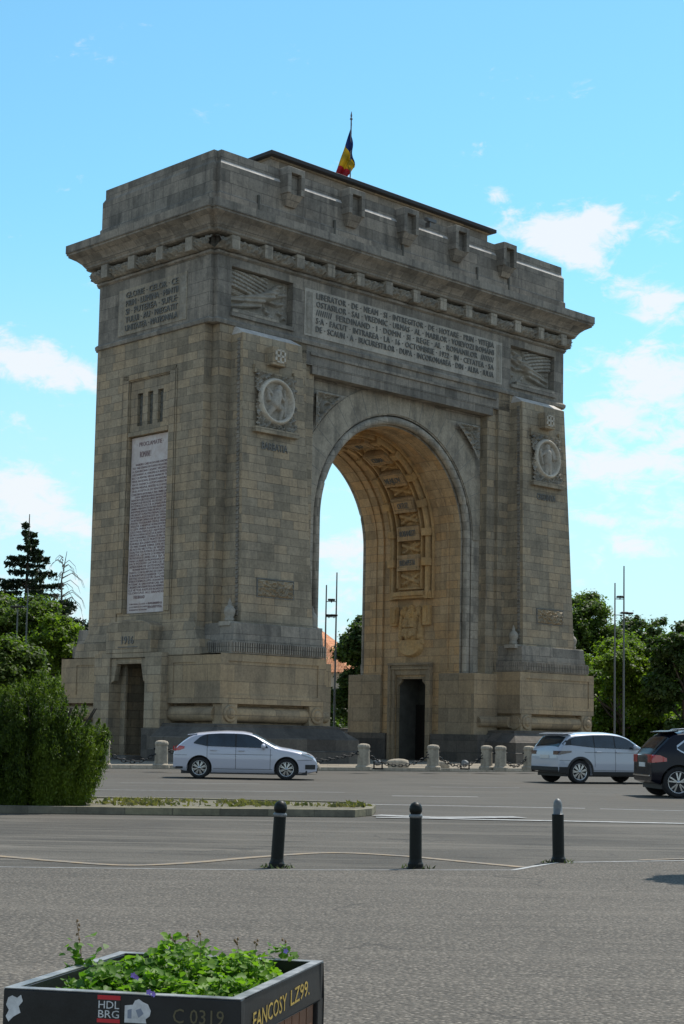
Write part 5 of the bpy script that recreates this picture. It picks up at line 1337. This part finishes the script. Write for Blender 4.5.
s2 = blob('sticker', [(127, 10), (135, 9), (137, 5), (141, 3.5), (145, 6), (150, 8), (153, 14), (152, 19), (148, 22), (149, 26), (127, 26)], M_SWHT, 'torn pale sticker beside the red and black one')
m = MB(); m.add([near(tf(x), HT - z * k_, .0019) for x, z in [(130, 14), (134, 13), (134, 22), (130, 22)]], [(0, 1, 2, 3)]); m.add([near(tf(x), HT - z * k_, .0019) for x, z in [(138, 14), (143, 12), (146, 17), (141, 21)]], [(0, 1, 2, 3)]); m.build('print', plain('faded_print', (.25, .28, .34), .7), s2, fix=False)
blob('sticker', [(9, 8), (13, 6), (18, 8), (22, 5), (24, 11), (20, 16), (22, 22), (15, 26), (10, 31), (7, 26), (10, 20), (7, 15)], M_SWHT, 'worn white star-like sticker by the left corner')
t = MB(); text_mb(t, 'C 0319', near(tf(175), HT - 24 * k_, .0012), tuple(dx), (0, 0, 1), tuple(-uy), 14 * k_, 50 * k_, .0006); t.build('scrawl', plain('faint_scrawl', (.13, .11, .06), .8), pl, label='faint numbers scrawled near the corner')
t = MB(); o_ = -ux * .0012 + uy * (SY * .13); text_mb(t, 'FANCOSY', (o_.x, o_.y, HT - .098), tuple((uy + Vector((0, 0, .03))).normalized()), (0, 0, 1), tuple(-ux), .05, SY * .38, .0006)
o_ = -ux * .0012 + uy * (SY * .56); text_mb(t, 'LZ99.', (o_.x, o_.y, HT - .085), tuple((uy + Vector((0, 0, .03))).normalized()), (0, 0, 1), tuple(-ux), .048, SY * .24, .0006)
t.build('scrawl', M_CHALK, pl, label='yellow hand-written scrawl on the right side')

# plants in the planter
M_VIOL = leafmat('violet_leaf', (.05, .13, .012), (.14, .26, .02), (.24, .37, .04), .45)
M_PETAL = plain('violet_petal', (.30, .20, .62), .6); M_DRY = plain('dry_stalk_brown', (.24, .15, .08), .9, var=.3, vscale=30)
rg = np.random.default_rng(31)
cen = ux * (SX * .5) + uy * (SY * .52)
def heart(c, d, up_, s):
    """rounded leaf: five-sided fan, cupped"""
    n_ = up_; u_ = d; v_ = np.cross(n_, u_)
    prof = [(-.5, 0), (-.42, .36), (-.05, .52), (.35, .36), (.62, 0), (.35, -.36), (-.05, -.52), (-.42, -.36)]
    return [c + u_ * a * s + v_ * b * s + n_ * (abs(b) * .35 - .15 * a * a) * s for a, b in prof]
m = MB(); plants = 0
for k in range(4800):
    a, b = rg.beta(1.25, 1.25), rg.beta(1.25, 1.25)
    a = .06 + .88 * a; b = .06 + .88 * b
    if rg.random() < .5 and a > .90: continue
    base = ux * (a * SX) + uy * (b * SY)
    mound = math.sin(PI * min(1, max(0, a * 1.05))) ** .6 * math.sin(PI * b) ** .5
    z = HT - .13 + .045 + (.105 * mound + .055 * math.sin(a * 15 + b * 9) * math.cos(b * 13 - a * 4) * mound) * rg.uniform(.45, 1.25) + max(0, rg.normal()) * .012
    c = np.array((base.x + rg.normal() * .012, base.y + rg.normal() * .012, z)); d = rg.normal(size=3); up_ = unit(np.array((rg.normal() * .5, rg.normal() * .5 - .15, 1.0))); d -= up_ * d.dot(up_); d = unit(d)
    P_ = heart(c, d, up_, .0215 * rg.uniform(.5, 1.4)); mid = c + up_ * -.002
    m.add([tuple(q) for q in P_] + [tuple(mid)], [(i, (i + 1) % 8, 8) for i in range(8)], True)
    if k % 3 == 0: m.tube([(c[0], c[1], HT - .14), tuple(mid)], .0012, 3, cap=False)
fo = m.build('violet_foliage', M_VIOL, fix=False, loc=(c0.x, c0.y, 0), label='mass of small bright green heart-shaped leaves filling the planter', cat='plants', kind='stuff')
def planter_pos(px, py, z): g = G(px, py, z); return g
fl_px = [(133, 975), (137, 977), (163, 952.5), (168, 950.5), (181, 950), (149, 992), (154, 994), (286, 951)]
fl_lab = ['violet bloom highest on the left of the leaves', 'violet bloom just under the highest one on the left', 'violet bloom at the back centre, left one of a close pair', 'violet bloom at the back centre, right one of a close pair', 'violet bloom at the back, right of the close pair', 'violet bloom low at the near rim, left one', 'violet bloom low at the near rim, right one', 'violet bloom near the right back corner']
fproto = None
for (px, py), lb in zip(fl_px, fl_lab):
    p = G(px, py, HT + (.02 if py > 985 else .07))
    if fproto is None:
        m = MB()
        for k in range(5):
            a = 2 * PI * k / 5; q = Vector((math.cos(a), -.35, math.sin(a))); c = q * .0055; s_ = Vector((-math.sin(a), 0, math.cos(a))) * .0035
            m.add([(0, 0, 0), tuple(c * .6 + s_), tuple(c * 1.5 + s_ * .6), tuple(c * 1.5 - s_ * .6), tuple(c * .6 - s_)], [(0, 1, 2, 3, 4)])
        o = m.build('violet_flower', M_PETAL, fix=False, label=lb, cat='flower', group='violet blooms in the planter', loc=p); fproto = o
    else:
        o = fproto.copy(); COL.objects.link(o); o.location = p; o['label'] = lb
    o.rotation_euler = (rg.uniform(-.4, .4), 0, rg.uniform(-.6, .6))
def stalk(pts_px, zb, lb, leafy=0, seeds=5):
    """dry flower stalk: foot in the leaves, top at the last pixel"""
    x0_, y0_, x1_, y1_ = pts_px; b = G(x0_, y0_, zb); t_ = GD(x1_, y1_, b.y)
    r = empty('flower_stalk', b, 0, lb, 'stalk', 'thin stalks rising from the planter'); d = t_ - b; m = MB()
    m.tube([(0, 0, 0), tuple(d * .5 + Vector((.004, 0, 0))), tuple(d)], [.0016, .0014, .001], 5); m.build('stem', M_DRY, r)
    m = MB()
    for k in range(seeds):
        c = d * (1 - .09 * k) + Vector((rg.normal() * .005, rg.normal() * .005, 0)); m.lathe([(.0008, -.004), (.0032, -.001), (.0038, .002), (.001, .006)], tuple(c), 6)
    m.build('seed_heads', M_DRY, r)
    if leafy:
        m = MB()
        for k in range(leafy):
            c = np.array(d * rg.uniform(.05, .62)) + rg.normal(size=3) * np.array((.028, .02, .012)); up_ = unit(np.array((rg.normal() * .5, rg.normal() * .5 - .3, 1.0))); dd = rg.normal(size=3); dd = unit(dd - up_ * dd.dot(up_)); P_ = heart(c, dd, up_, .024 * rg.uniform(.6, 1.3)); m.add([tuple(q) for q in P_], [tuple(range(8))], True)
        m.build('leaves', M_VIOL, r, fix=False)
stalk((82, 972, 76.5, 921), HT - .02, 'tall leafy sprig with a dry tip at the left of the planter', 40, 6)
stalk((173, 958, 172, 938), HT + .02, 'dry brown stalk at the back centre of the leaves', 0, 4)
stalk((187, 958, 188, 935), HT + .02, 'slightly taller dry stalk right of the back centre one', 6, 4)
stalk((200, 957, 199.5, 932), HT + .02, 'leafy stalk rising at the middle of the planter', 16, 3)
stalk((237, 958, 237, 939), HT + .01, 'dry stalk at the right, first of two standing apart', 0, 4)
stalk((253, 960, 256, 941), HT + .01, 'dry stalk at the right, leaning towards the corner sprig', 0, 3)
stalk((283, 962, 285, 940), HT - .01, 'leafy sprig by the right back corner of the planter', 30, 2)

# ================================================================== CARS
def carpaint(name, col, coat=1.0, flake=.1): return plain(name, col, .35, .0, coat=coat)
M_CGLASS = plain('car_glass', (.012, .020, .028), .05, 0, var=.9, vscale=1.5); M_CGLASS.node_tree.nodes['Principled BSDF'].inputs['Specular IOR Level'].default_value = .8
M_TYRE = plain('tyre_rubber', (.014, .014, .015), .85, var=.2); M_RIM = plain('alloy_rim', (.42, .43, .44), .25, .9); M_BLKP = plain('black_plastic', (.016, .016, .017), .6)
M_TAIL = plain('tail_lamp_red', (.42, .012, .012), .12, coat=1); M_HEAD = plain('head_lamp_glass', (.22, .24, .26), .08, .5, coat=1); M_CHROME = plain('chrome', (.6, .6, .6), .15, 1.0); M_PLATE = plain('number_plate_white', (.62, .62, .6), .5); M_SMOKE = plain('smoked_lamp', (.04, .01, .01), .1, coat=1)
def lerpf(tab):
    xs = [t[0] for t in tab]; ys = [t[1] for t in tab]; return lambda x: float(np.interp(x, xs, ys))
def smoothf(tab, n=5, L_=None):
    xs = np.linspace(tab[0][0], tab[-1][0], 400); ys = np.interp(xs, [t[0] for t in tab], [t[1] for t in tab]); k = np.ones(n) / n; pad = np.pad(ys, n // 2, mode='edge'); ys2 = np.convolve(pad, k, 'valid')[:400]
    w = np.clip(np.minimum(xs - xs[0], xs[-1] - xs) / .06, 0, 1); ys = ys * (1 - w) + ys2 * w
    return lambda x: float(np.interp(x, xs, ys))
def make_car(sp, loc, heading, lb, name='car', grp=None):
    L_, Wd, Hh, WB, xr = sp['L'], sp['W'], sp['H'], sp['wb'], sp['xr']; RW = sp['rw']; xf = xr + WB
    ztop = smoothf(sp['top'], 15); zbot = lerpf(sp['bot']); belt = sp['belt']
    def plan_(x):
        a = min(1, max(0, x / .55)); b_ = min(1, max(0, (L_ - x) / .75)); return (sp['pr'] + (1 - sp['pr']) * math.sin(a * PI / 2) ** .8) * (sp['pf'] + (1 - sp['pf']) * math.sin(b_ * PI / 2) ** .8)
    def Wz(x, z):
        if z < .35: f = .93 + .05 * z / .35
        elif z < .62: f = .98 + .02 * (z - .35) / .27
        elif z < belt: f = 1 - .035 * (z - .62) / (belt - .62)
        else: f = .965 - sp['tumble'] * ((z - belt) / (Hh - belt)) ** 1.15
        return Wd / 2 * plan_(x) * f
    def rr(x): return min(.13, max(.05, (ztop(x) - zbot(x)) * .25))
    PW = 2.6
    def surf(x, z):
        r_ = rr(x); zt = ztop(x); zz = zt - r_
        if z <= zz: return Wz(x, z)
        q = min(1, (z - zz) / r_); return Wz(x, zz) * (1 - q ** PW) ** (1 / PW)
    def top(x, f):
        r_ = rr(x); zt = ztop(x); return zt - r_ + r_ * (1 - abs(f) ** PW) ** (1 / PW), Wz(x, zt - r_) * f
    xs = sorted(set(list(np.linspace(0, .5, 16)) + list(np.linspace(.5, L_ - .6, 56)) + list(np.linspace(L_ - .6, L_, 18))))
    rings = []
    for x in xs:
        zb, zt, r_ = zbot(x), ztop(x), rr(x); side = []
        for z in np.linspace(zb, zt - r_, 13): side.append((x, Wz(x, z) - (.05 if z == zb else 0), z))
        w0 = Wz(x, zt - r_)
        for a in np.linspace(0, PI / 2, 10)[1:]: side.append((x, w0 * max(0, math.cos(a)) ** (2 / PW), zt - r_ + r_ * math.sin(a) ** (2 / PW)))
        side[-1] = (x, 0, zt)
        left = [(p[0], -p[1], p[2]) for p in side[:-1]][::-1]
        rings.append(side + left)
    m = MB(); m.loft(rings, True, True)
    root = empty(name, loc, heading, lb, 'car', grp)
    body_ = m.build('body', sp['paint'], root)
    # wheel arches
    cut = MB()
    for xw in (xr, xf):
        for sy in (-1, 1): cut.lathe([(RW + .055, sy * (Wd / 2 - .30)), (RW + .055, sy * (Wd / 2 + .2))], (xw, 0, RW + .0), 40, 'y')
    cu = cut.build('cutter', M_BLKP)
    md = body_.modifiers.new('b', 'BOOLEAN'); md.object = cu; md.operation = 'DIFFERENCE'; md.solver = 'EXACT'
    cu.parent = root
    dg = bpy.context.evaluated_depsgraph_get(); dg.update(); me2 = bpy.data.meshes.new_from_object(body_.evaluated_get(dg)); body_.modifiers.clear(); body_.data = me2; me2.name = 'body'
    bpy.data.objects.remove(cu); me2.set_sharp_from_angle(angle=math.radians(38))
    def patch(name_, mat, x0, x1, fb, ft, eps=.006, sides=(-1, 1), nx=26, nz=8, lab=None, par=None):
        out = None
        for sy in sides:
            X_ = np.linspace(x0, x1, nx); P = np.zeros((nz, nx, 3))
            for i, x in enumerate(X_):
                zb, zt = fb(x), ft(x)
                for j in range(nz):
                    z = zb + (zt - zb) * j / (nz - 1); P[j, i] = (x, sy * (surf(x, z) + eps), z)
            m = MB(); m.grid(P, True); out = m.build(name_, mat, par or root, fix=False, label=lab)
        return out
    def tpatch(name_, mat, x0, x1, f0, f1, eps=.008, nx=14, nf=20):
        P = np.zeros((nf, nx, 3))
        for i, x in enumerate(np.linspace(x0, x1, nx)):
            h_ = .01; dz = (ztop(x + h_) - ztop(x - h_)) / (2 * h_); nn = Vector((-dz, 0, 1)).normalized() * eps
            ff = f0 + (f1 - f0) * i / (nx - 1)
            for j in range(nf):
                f = -ff + 2 * ff * j / (nf - 1); z, y = top(x, f); P[j, i] = (x + nn.x, y, z + nn.z)
        m = MB(); m.grid(P, True); return m.build(name_, mat, root, fix=False)
    C_ = lambda v: (lambda x: v)
    # glazing
    for (x0, x1, fb, ft) in sp.get('pillars', []): patch('pillar_trim', M_BLKP, x0, x1, lerpf(fb), lerpf(ft), .009)
    for (x0, x1, fb, ft) in sp['windows']: patch('side_window', M_CGLASS, x0, x1, lerpf(fb), lerpf(ft), .015)
    for (x0, x1, fb, ft) in sp.get('trim', []): patch('window_trim', M_CHROME if sp.get('chrome') else M_BLKP, x0, x1, lerpf(fb), lerpf(ft), .016)
    tpatch('windscreen', M_CGLASS, *sp['wind'], .86, .84); tpatch('rear_window', M_CGLASS, *sp['rearw'], .80, .84)
    # cladding, seams, handles
    cb = sp.get('clad', .0)
    if cb: patch('sill_cladding', M_BLKP, xr + RW + .08, xf - RW - .08, C_(zbot(2) + .0), C_(cb), .01)
    if cb:
        patch('bumper_cladding', M_BLKP, .02, xr - RW - .07, C_(zbot(.3) + .01), C_(cb + .14), .01); patch('bumper_cladding', M_BLKP, xf + RW + .07, L_ - .05, C_(zbot(L_ - .3) + .01), C_(cb + .1), .01)
        for xw in (xr, xf):
            for sy in (-1, 1):
                m = MB(); R0, R1 = RW + .05, RW + .115; rg_ = []
                for a in np.linspace(-.12, PI + .12, 26):
                    q = [];
                    for R_, e in ((R0, .0), (R0, .016), (R1, .016), (R1, .0)):
                        x, z = xw + R_ * math.cos(a), RW + R_ * math.sin(a); q.append((x, sy * (surf(x, max(z, zbot(x))) + e), z))
                    rg_.append(q)
                m.loft(rg_, True); m.build('arch_trim', M_BLKP, root)
    for xd, zb_, zt_ in sp['seams']:
        patch('door_seam', M_BLKP, xd, xd + .012, C_(zb_), C_(zt_), .0025, nx=2, nz=16)
    patch('sill_seam', M_BLKP, xr + RW + .1, xf - RW - .1, C_(sp['sz']), C_(sp['sz'] + .012), .0025)
    for sy in (-1, 1):
        for xh in sp['handles']:
            zz = sp['hz']; y = surf(xh, zz); m = MB(); m.box(xh - .10, xh + .10, min(sy * (y - .0), sy * (y + .04)), max(sy * (y - .0), sy * (y + .04)), zz - .015, zz + .02); m.build('door_handle', sp['paint'], root, bevel=.008)
        xm, zm = sp['mirror']; y = surf(xm, zm - .05); m = MB()
        m.lathe([(.02, -.09), (.075, -.06), (.09, .0), (.08, .06), (.03, .09)], (xm, sy * (y + .14), zm), 12, 'y'); m.v = [(xm + (v[0] - xm) * .8, v[1], v[2]) for v in m.v]
        m.box(xm - .02, xm + .05, min(sy * y, sy * (y + .1)), max(sy * y, sy * (y + .1)), zm - .08, zm - .03); m.build('wing_mirror', sp['paint'], root)
    for (x0, x1, z0_, z1_) in sp.get('vents', []): patch('bumper_vent', M_BLKP, x0, x1, C_(z0_), C_(z1_), .008, nz=4)
    for (x0, x1, z0_) in sp.get('hseams', []): patch('panel_seam', M_BLKP, x0, x1, C_(z0_), C_(z0_ + .01), .0035, nz=2)
    # lamps
    x0, x1, fb, ft = sp['tail']; patch('tail_light', sp['tailm'], x0, x1, lerpf(fb), lerpf(ft), .008)
    x0, x1, fb, ft = sp['head']; patch('headlight', M_HEAD, x0, x1, lerpf(fb), lerpf(ft), .008)
    # rear face
    wr = Wd / 2 * plan_(0)
    if sp.get('tailface'):
        z0, z1, y0 = sp['tailface']
        for sy in (-1, 1): m = MB(); m.box(-.012, .02, *sorted((sy * y0, sy * wr * .985)), z0, z1); m.build('tail_light', sp['tailm'], root, bevel=.006)
    z0 = sp['platez']; m = MB(); m.box(-.02, .0, -.26, .26, z0, z0 + .11); m.build('number_plate', M_PLATE, root, bevel=.003)
    if cb: m = MB(); m.box(-.03, .03, -wr * .98, wr * .98, zbot(0) - .0, cb + .14); m.build('rear_bumper', M_BLKP, root, bevel=.02)
    if sp.get('chromebar'): m = MB(); m.box(-.045, .0, -wr * .9, wr * .9, sp['chromebar'], sp['chromebar'] + .035); m.build('chrome_strip', M_CHROME, root, bevel=.006)
    # front face
    wf = Wd / 2 * plan_(L_); m = MB(); m.box(L_ - .02, L_ + .015, -wf * .7, wf * .7, .48, .68); m.build('grille', M_BLKP, root, bevel=.01)
    m = MB(); m.box(L_ - .02, L_ + .02, -wf * .85, wf * .85, .22, .38); m.build('lower_grille', M_BLKP, root, bevel=.01)
    m = MB(); m.box(L_ + .015, L_ + .03, -.26, .26, .36, .47); m.build('number_plate', M_PLATE, root, bevel=.003)
    # spoiler, rails, underside
    sx_, sz_ = sp['spoiler']; wsp = surf(sx_ + .15, ztop(sx_ + .15) - .15) * .92
    m = MB(); m.hexa([(sx_, -wsp * .94, sz_ - .035), (sx_ + .3, -wsp, sz_ - .01), (sx_ + .3, wsp, sz_ - .01), (sx_, wsp * .94, sz_ - .035)], [(sx_, -wsp * .94, sz_ - .01), (sx_ + .3, -wsp, sz_ + .028), (sx_ + .3, wsp, sz_ + .028), (sx_, wsp * .94, sz_ - .01)]); m.build('spoiler', sp['paint'], root, bevel=.008)
    if sp.get('rails'):
        for sy in (-1, 1):
            pts = []
            for x in np.linspace(*sp['rails'], 14):
                z, y = top(x, .80); e = .065 if sp['rails'][0] + .1 < x < sp['rails'][1] - .1 else .0; pts.append((x, sy * y, z + e))
            m = MB(); m.tube(pts, .018, 6); m.build('roof_rail', M_CHROME, root)
    m = MB(); m.box(.25, L_ - .3, -Wd / 2 + .12, Wd / 2 - .12, zbot(2) - .04, zbot(2) + .1)
    for xw in (xr, xf): m.box(xw - RW - .03, xw + RW + .03, -Wd / 2 + .27, Wd / 2 - .27, RW - .1, RW * 2 + .05)
    m.build('underbody', M_BLKP, root)
    ns = sp['spokes']; wheel_root = None
    for xw in (xr, xf):
        for sy in (-1, 1):
            yc = sy * (Wd / 2 - .045); m = MB(); R_ = RW; r2 = sp['rim']
            m.lathe([(r2 - .01, -.02 * sy), (r2, 0), (R_ - .05, .012 * sy), (R_ - .015, 0), (R_, -.03 * sy), (R_, -.18 * sy), (R_ - .03, -.21 * sy), (r2 - .01, -.2 * sy)], (0, 0, 0), 40, 'y'); wo_ = m.build('wheel', M_TYRE, root, loc=(xw, yc, RW))
            m = MB(); m.cur = 1; m.lathe([(.02, -.085 * sy), (r2 - .015, -.085 * sy), (r2 - .015, -.1 * sy), (.02, -.1 * sy)], (0, 0, 0), 32, 'y'); m.cur = 0
            m.lathe([(r2 - .03, -.08 * sy), (r2 - .028, -.012 * sy), (r2 - .008, .002 * sy), (r2 + .002, -.004 * sy), (r2, -.08 * sy)], (0, 0, 0), 40, 'y')
            m.lathe([(.001, .0), (.05, -.004 * sy), (.06, -.03 * sy), (.03, -.06 * sy), (.01, -.06 * sy)], (0, 0, 0), 16, 'y')
            for k in range(ns):
                a = 2 * PI * k / ns + .3
                for off in sp['spl']:
                    a2 = a + off; c_, s_ = math.cos(a2), math.sin(a2); a1 = a + off * .3; c1, s1 = math.cos(a1), math.sin(a1)
                    w0, w1 = sp['spw']; q0 = (.04 * c1, .04 * s1); q1 = ((r2 - .02) * c_, (r2 - .02) * s_)
                    def rect(q, w, c_, s_, y0, y1): return [(q[0] - s_ * w, y0, q[1] + c_ * w), (q[0] + s_ * w, y0, q[1] - c_ * w), (q[0] + s_ * w, y1, q[1] - c_ * w), (q[0] - s_ * w, y1, q[1] + c_ * w)]
                    m.loft([rect(q0, w0, c1, s1, -.03 * sy, -.005 * sy), rect(q1, w1, c_, s_, -.035 * sy, -.012 * sy)], True)
            m.build('rim', [M_RIM, M_BLKP], wo_)
    return root, surf
P_WHITE = carpaint('car_paint_white', (.47, .48, .55)); P_PEARL = carpaint('car_paint_pearl_white', (.40, .43, .49)); P_NAVY = plain('car_paint_black_blue', (.004, .005, .012), .22, 0, coat=.0); P_NAVY.node_tree.nodes['Principled BSDF'].inputs['Specular IOR Level'].default_value = .3
hatch = dict(vents=[(4.0, 4.31, .33, .47), (.08, .3, .30, .36)], hseams=[(.03, .42, .70), (1.1, 3.0, .74), (3.75, 4.2, .60)],
    pillars=[(.62, 2.86, [(.62, 1.07), (1.0, .98), (2.86, .95)], [(.62, 1.09), (.82, 1.27), (1.0, 1.34), (1.4, 1.37), (2.0, 1.365), (2.25, 1.345), (2.5, 1.27), (2.78, 1.06), (2.86, .97)])],
    L=4.36, W=1.79, H=1.47, wb=2.63, xr=.80, rw=.325, rim=.225, belt=.93, tumble=.20, pr=.80, pf=.62, paint=P_WHITE,
    top=[(0, .80), (.04, .92), (.12, 1.01), (.30, 1.17), (.52, 1.335), (.70, 1.39), (1.1, 1.435), (1.6, 1.465), (2.1, 1.455), (2.4, 1.40), (2.7, 1.26), (3.0, 1.09), (3.2, 1.00), (3.5, .955), (3.85, .89), (4.1, .82), (4.25, .75), (4.33, .66), (4.36, .56)],
    bot=[(0, .32), (.3, .24), (1, .19), (3.5, .19), (4.1, .2), (4.36, .26)],
    windows=[(.62, 1.00, [(.62, 1.06), (1.0, .985)], [(.62, 1.09), (.82, 1.26), (1.0, 1.33)]), (1.04, 1.86, [(1.04, .985), (1.86, .965)], [(1.04, 1.335), (1.4, 1.365), (1.86, 1.37)]),
             (1.91, 2.86, [(1.91, .965), (2.86, .955)], [(1.91, 1.37), (2.25, 1.345), (2.5, 1.27), (2.78, 1.06), (2.86, .97)])],
    wind=(2.38, 3.10), rearw=(.13, .48), seams=[(1.02, .5, .985), (1.885, .3, .97), (2.93, .3, .93)], sz=.30, handles=(1.22, 2.05), hz=.86, mirror=(2.72, 1.0),
    tail=(.02, .34, [(.02, .82), (.18, .84), (.34, .90)], [(.02, .97), (.1, 1.0), (.34, .96)]), tailm=M_TAIL, head=(3.88, 4.25, [(3.88, .76), (4.25, .62)], [(3.88, .82), (4.1, .79), (4.25, .70)]), tailface=(.84, .96, .5), platez=.55,
    spoiler=(.42, 1.335), spokes=8, spl=(-.12, .12), spw=(.012, .014))
offr = dict(vents=[(3.1, 3.3, .86, .90)], hseams=[(.03, .4, .72), (.9, 3.1, .98)],
    pillars=[(.17, 2.95, [(.17, 1.20), (.42, 1.21), (1.25, 1.14), (2.95, 1.095)], [(.17, 1.24), (.30, 1.38), (.60, 1.47), (1.25, 1.525), (1.7, 1.54), (2.02, 1.53), (2.35, 1.49), (2.6, 1.39), (2.88, 1.18), (2.95, 1.12)])],
    L=4.37, W=1.92, H=1.64, wb=2.66, xr=.74, rw=.37, rim=.265, belt=1.08, tumble=.17, pr=.86, pf=.66, paint=P_PEARL, clad=.38,
    top=[(0, .98), (.04, 1.10), (.10, 1.20), (.28, 1.42), (.40, 1.56), (.7, 1.60), (1.3, 1.635), (1.9, 1.64), (2.3, 1.60), (2.6, 1.51), (2.9, 1.32), (3.15, 1.17), (3.4, 1.10), (3.8, 1.05), (4.15, .96), (4.3, .84), (4.37, .68)],
    bot=[(0, .38), (.3, .32), (1, .26), (3.5, .26), (4.1, .30), (4.37, .36)],
    windows=[(.42, 1.25, [(.42, 1.22), (1.25, 1.15)], [(.42, 1.36), (.60, 1.46), (1.25, 1.515)]), (1.29, 2.02, [(1.29, 1.15), (2.02, 1.12)], [(1.29, 1.515), (1.7, 1.53), (2.02, 1.52)]),
             (2.06, 2.95, [(2.06, 1.12), (2.95, 1.10)], [(2.06, 1.52), (2.35, 1.48), (2.6, 1.38), (2.88, 1.17), (2.95, 1.115)])],
    wind=(2.52, 3.10), rearw=(.09, .34), seams=[(1.27, .52, 1.13), (2.04, .38, 1.1), (3.02, .38, 1.06)], sz=.41, handles=(1.42, 2.18), hz=1.0, mirror=(2.74, 1.16),
    tail=(.02, .42, [(.02, .90), (.42, .98)], [(.02, 1.02), (.42, 1.03)]), tailm=M_SMOKE, head=(3.85, 4.25, [(3.85, .90), (4.25, .78)], [(3.85, .97), (4.25, .86)]), tailface=(.90, 1.02, .52), platez=.78,
    spoiler=(.22, 1.575), spokes=9, spl=(-.1, .1), spw=(.012, .017))
big = dict(hseams=[(.03, .38, .66), (.9, 3.3, .92)],
    pillars=[(.66, 3.1, [(.66, 1.23), (.8, 1.12), (3.1, 1.11)], [(.66, 1.3), (.95, 1.5), (1.35, 1.55), (2.2, 1.57), (2.6, 1.53), (3.1, 1.17)])],
    L=4.80, W=1.94, H=1.72, wb=2.90, xr=.66, rw=.385, rim=.275, belt=1.08, tumble=.17, pr=.84, pf=.66, paint=P_NAVY, chrome=True,
    top=[(0, 1.02), (.05, 1.12), (.20, 1.30), (.45, 1.56), (.60, 1.64), (1.0, 1.68), (1.8, 1.72), (2.4, 1.70), (2.8, 1.60), (3.2, 1.32), (3.45, 1.16), (3.8, 1.10), (4.3, 1.03), (4.65, .92), (4.8, .70)],
    bot=[(0, .40), (.3, .30), (1, .25), (4.2, .25), (4.8, .34)],
    windows=[(.66, 1.35, [(.66, 1.22), (.8, 1.12), (1.35, 1.12)], [(.66, 1.30), (.95, 1.50), (1.35, 1.55)]), (1.40, 2.2, [(1.40, 1.12), (2.2, 1.11)], [(1.40, 1.55), (2.2, 1.57)]), (2.25, 3.15, [(2.25, 1.11), (3.15, 1.11)], [(2.25, 1.57), (2.6, 1.53), (3.05, 1.22), (3.15, 1.14)])],
    trim=[(.62, 3.2, [(.62, 1.20), (.8, 1.09), (3.2, 1.085)], [(.62, 1.24), (.8, 1.125), (3.2, 1.115)]), (.62, 3.1, [(.62, 1.24), (.95, 1.495), (1.35, 1.55), (2.2, 1.57), (2.6, 1.53), (3.1, 1.17)], [(.62, 1.30), (.95, 1.53), (1.35, 1.58), (2.2, 1.60), (2.6, 1.56), (3.1, 1.20)])],
    wind=(2.82, 3.35), rearw=(.14, .42), seams=[(1.37, .5, 1.1), (2.22, .36, 1.1), (3.2, .36, 1.05)], sz=.38, handles=(1.55, 2.4), hz=.98, mirror=(2.95, 1.2),
    tail=(.01, .36, [(.01, .86), (.36, .90)], [(.01, 1.06), (.2, 1.05), (.36, .98)]), tailm=M_TAIL, head=(4.2, 4.65, [(4.2, .84), (4.65, .72)], [(4.2, .95), (4.65, .86)]), tailface=(.86, 1.05, .5), platez=.75, chromebar=.52,
    spoiler=(.40, 1.65), rails=(.8, 3.0), spokes=5, spl=(-.22, .22), spw=(.016, .02))
def park(sp, px, py, heading, lb, Y=None):
    """put the near rear wheel's contact at a ground point; heading = angle of travel from +X"""
    g = G(px, py) if Y is None else Vector((GD(px, py, Y).x, Y, 0))
    off = Matrix.Rotation(heading, 3, 'Z') @ Vector((sp['xr'], -(sp['W'] / 2 - .1), 0)); return make_car(sp, (g.x - off.x, g.y - off.y, 0), heading, lb)
park(hatch, 199, 778, math.radians(2), 'white five-door hatchback driving right in front of the left pier', Y=48.8)
park(offr, 579, 780, math.radians(24), 'white off-roader with dark roof glass seen from its rear corner', Y=51.0)
park(big, 678, 796, math.radians(5), 'black off-roader with roof rails cut off by the right edge', Y=40.2)
# shadow at the right edge: cast by the unseen tree added below

# tree added out of frame at the right, only for its crown's shadow
rg = np.random.default_rng(91); yt = empty('shadow_tree', (5.0, 18.45, 0), 0, 'round-crowned tree added beyond the right edge of the picture to cast a shadow', 'tree')
m = MB(); m.tube([(0, 0, 0), (.02, 0, 1.4), (0, 0, 3.2)], [.05, .04, .015], 7); m.build('trunk', M_BARK, yt)
leaf_mesh('crown', clumps(rg, [((0, 0, 3.3), (.42, .42, .5), 60)], 60, .09, .16), M_LEAF, yt)
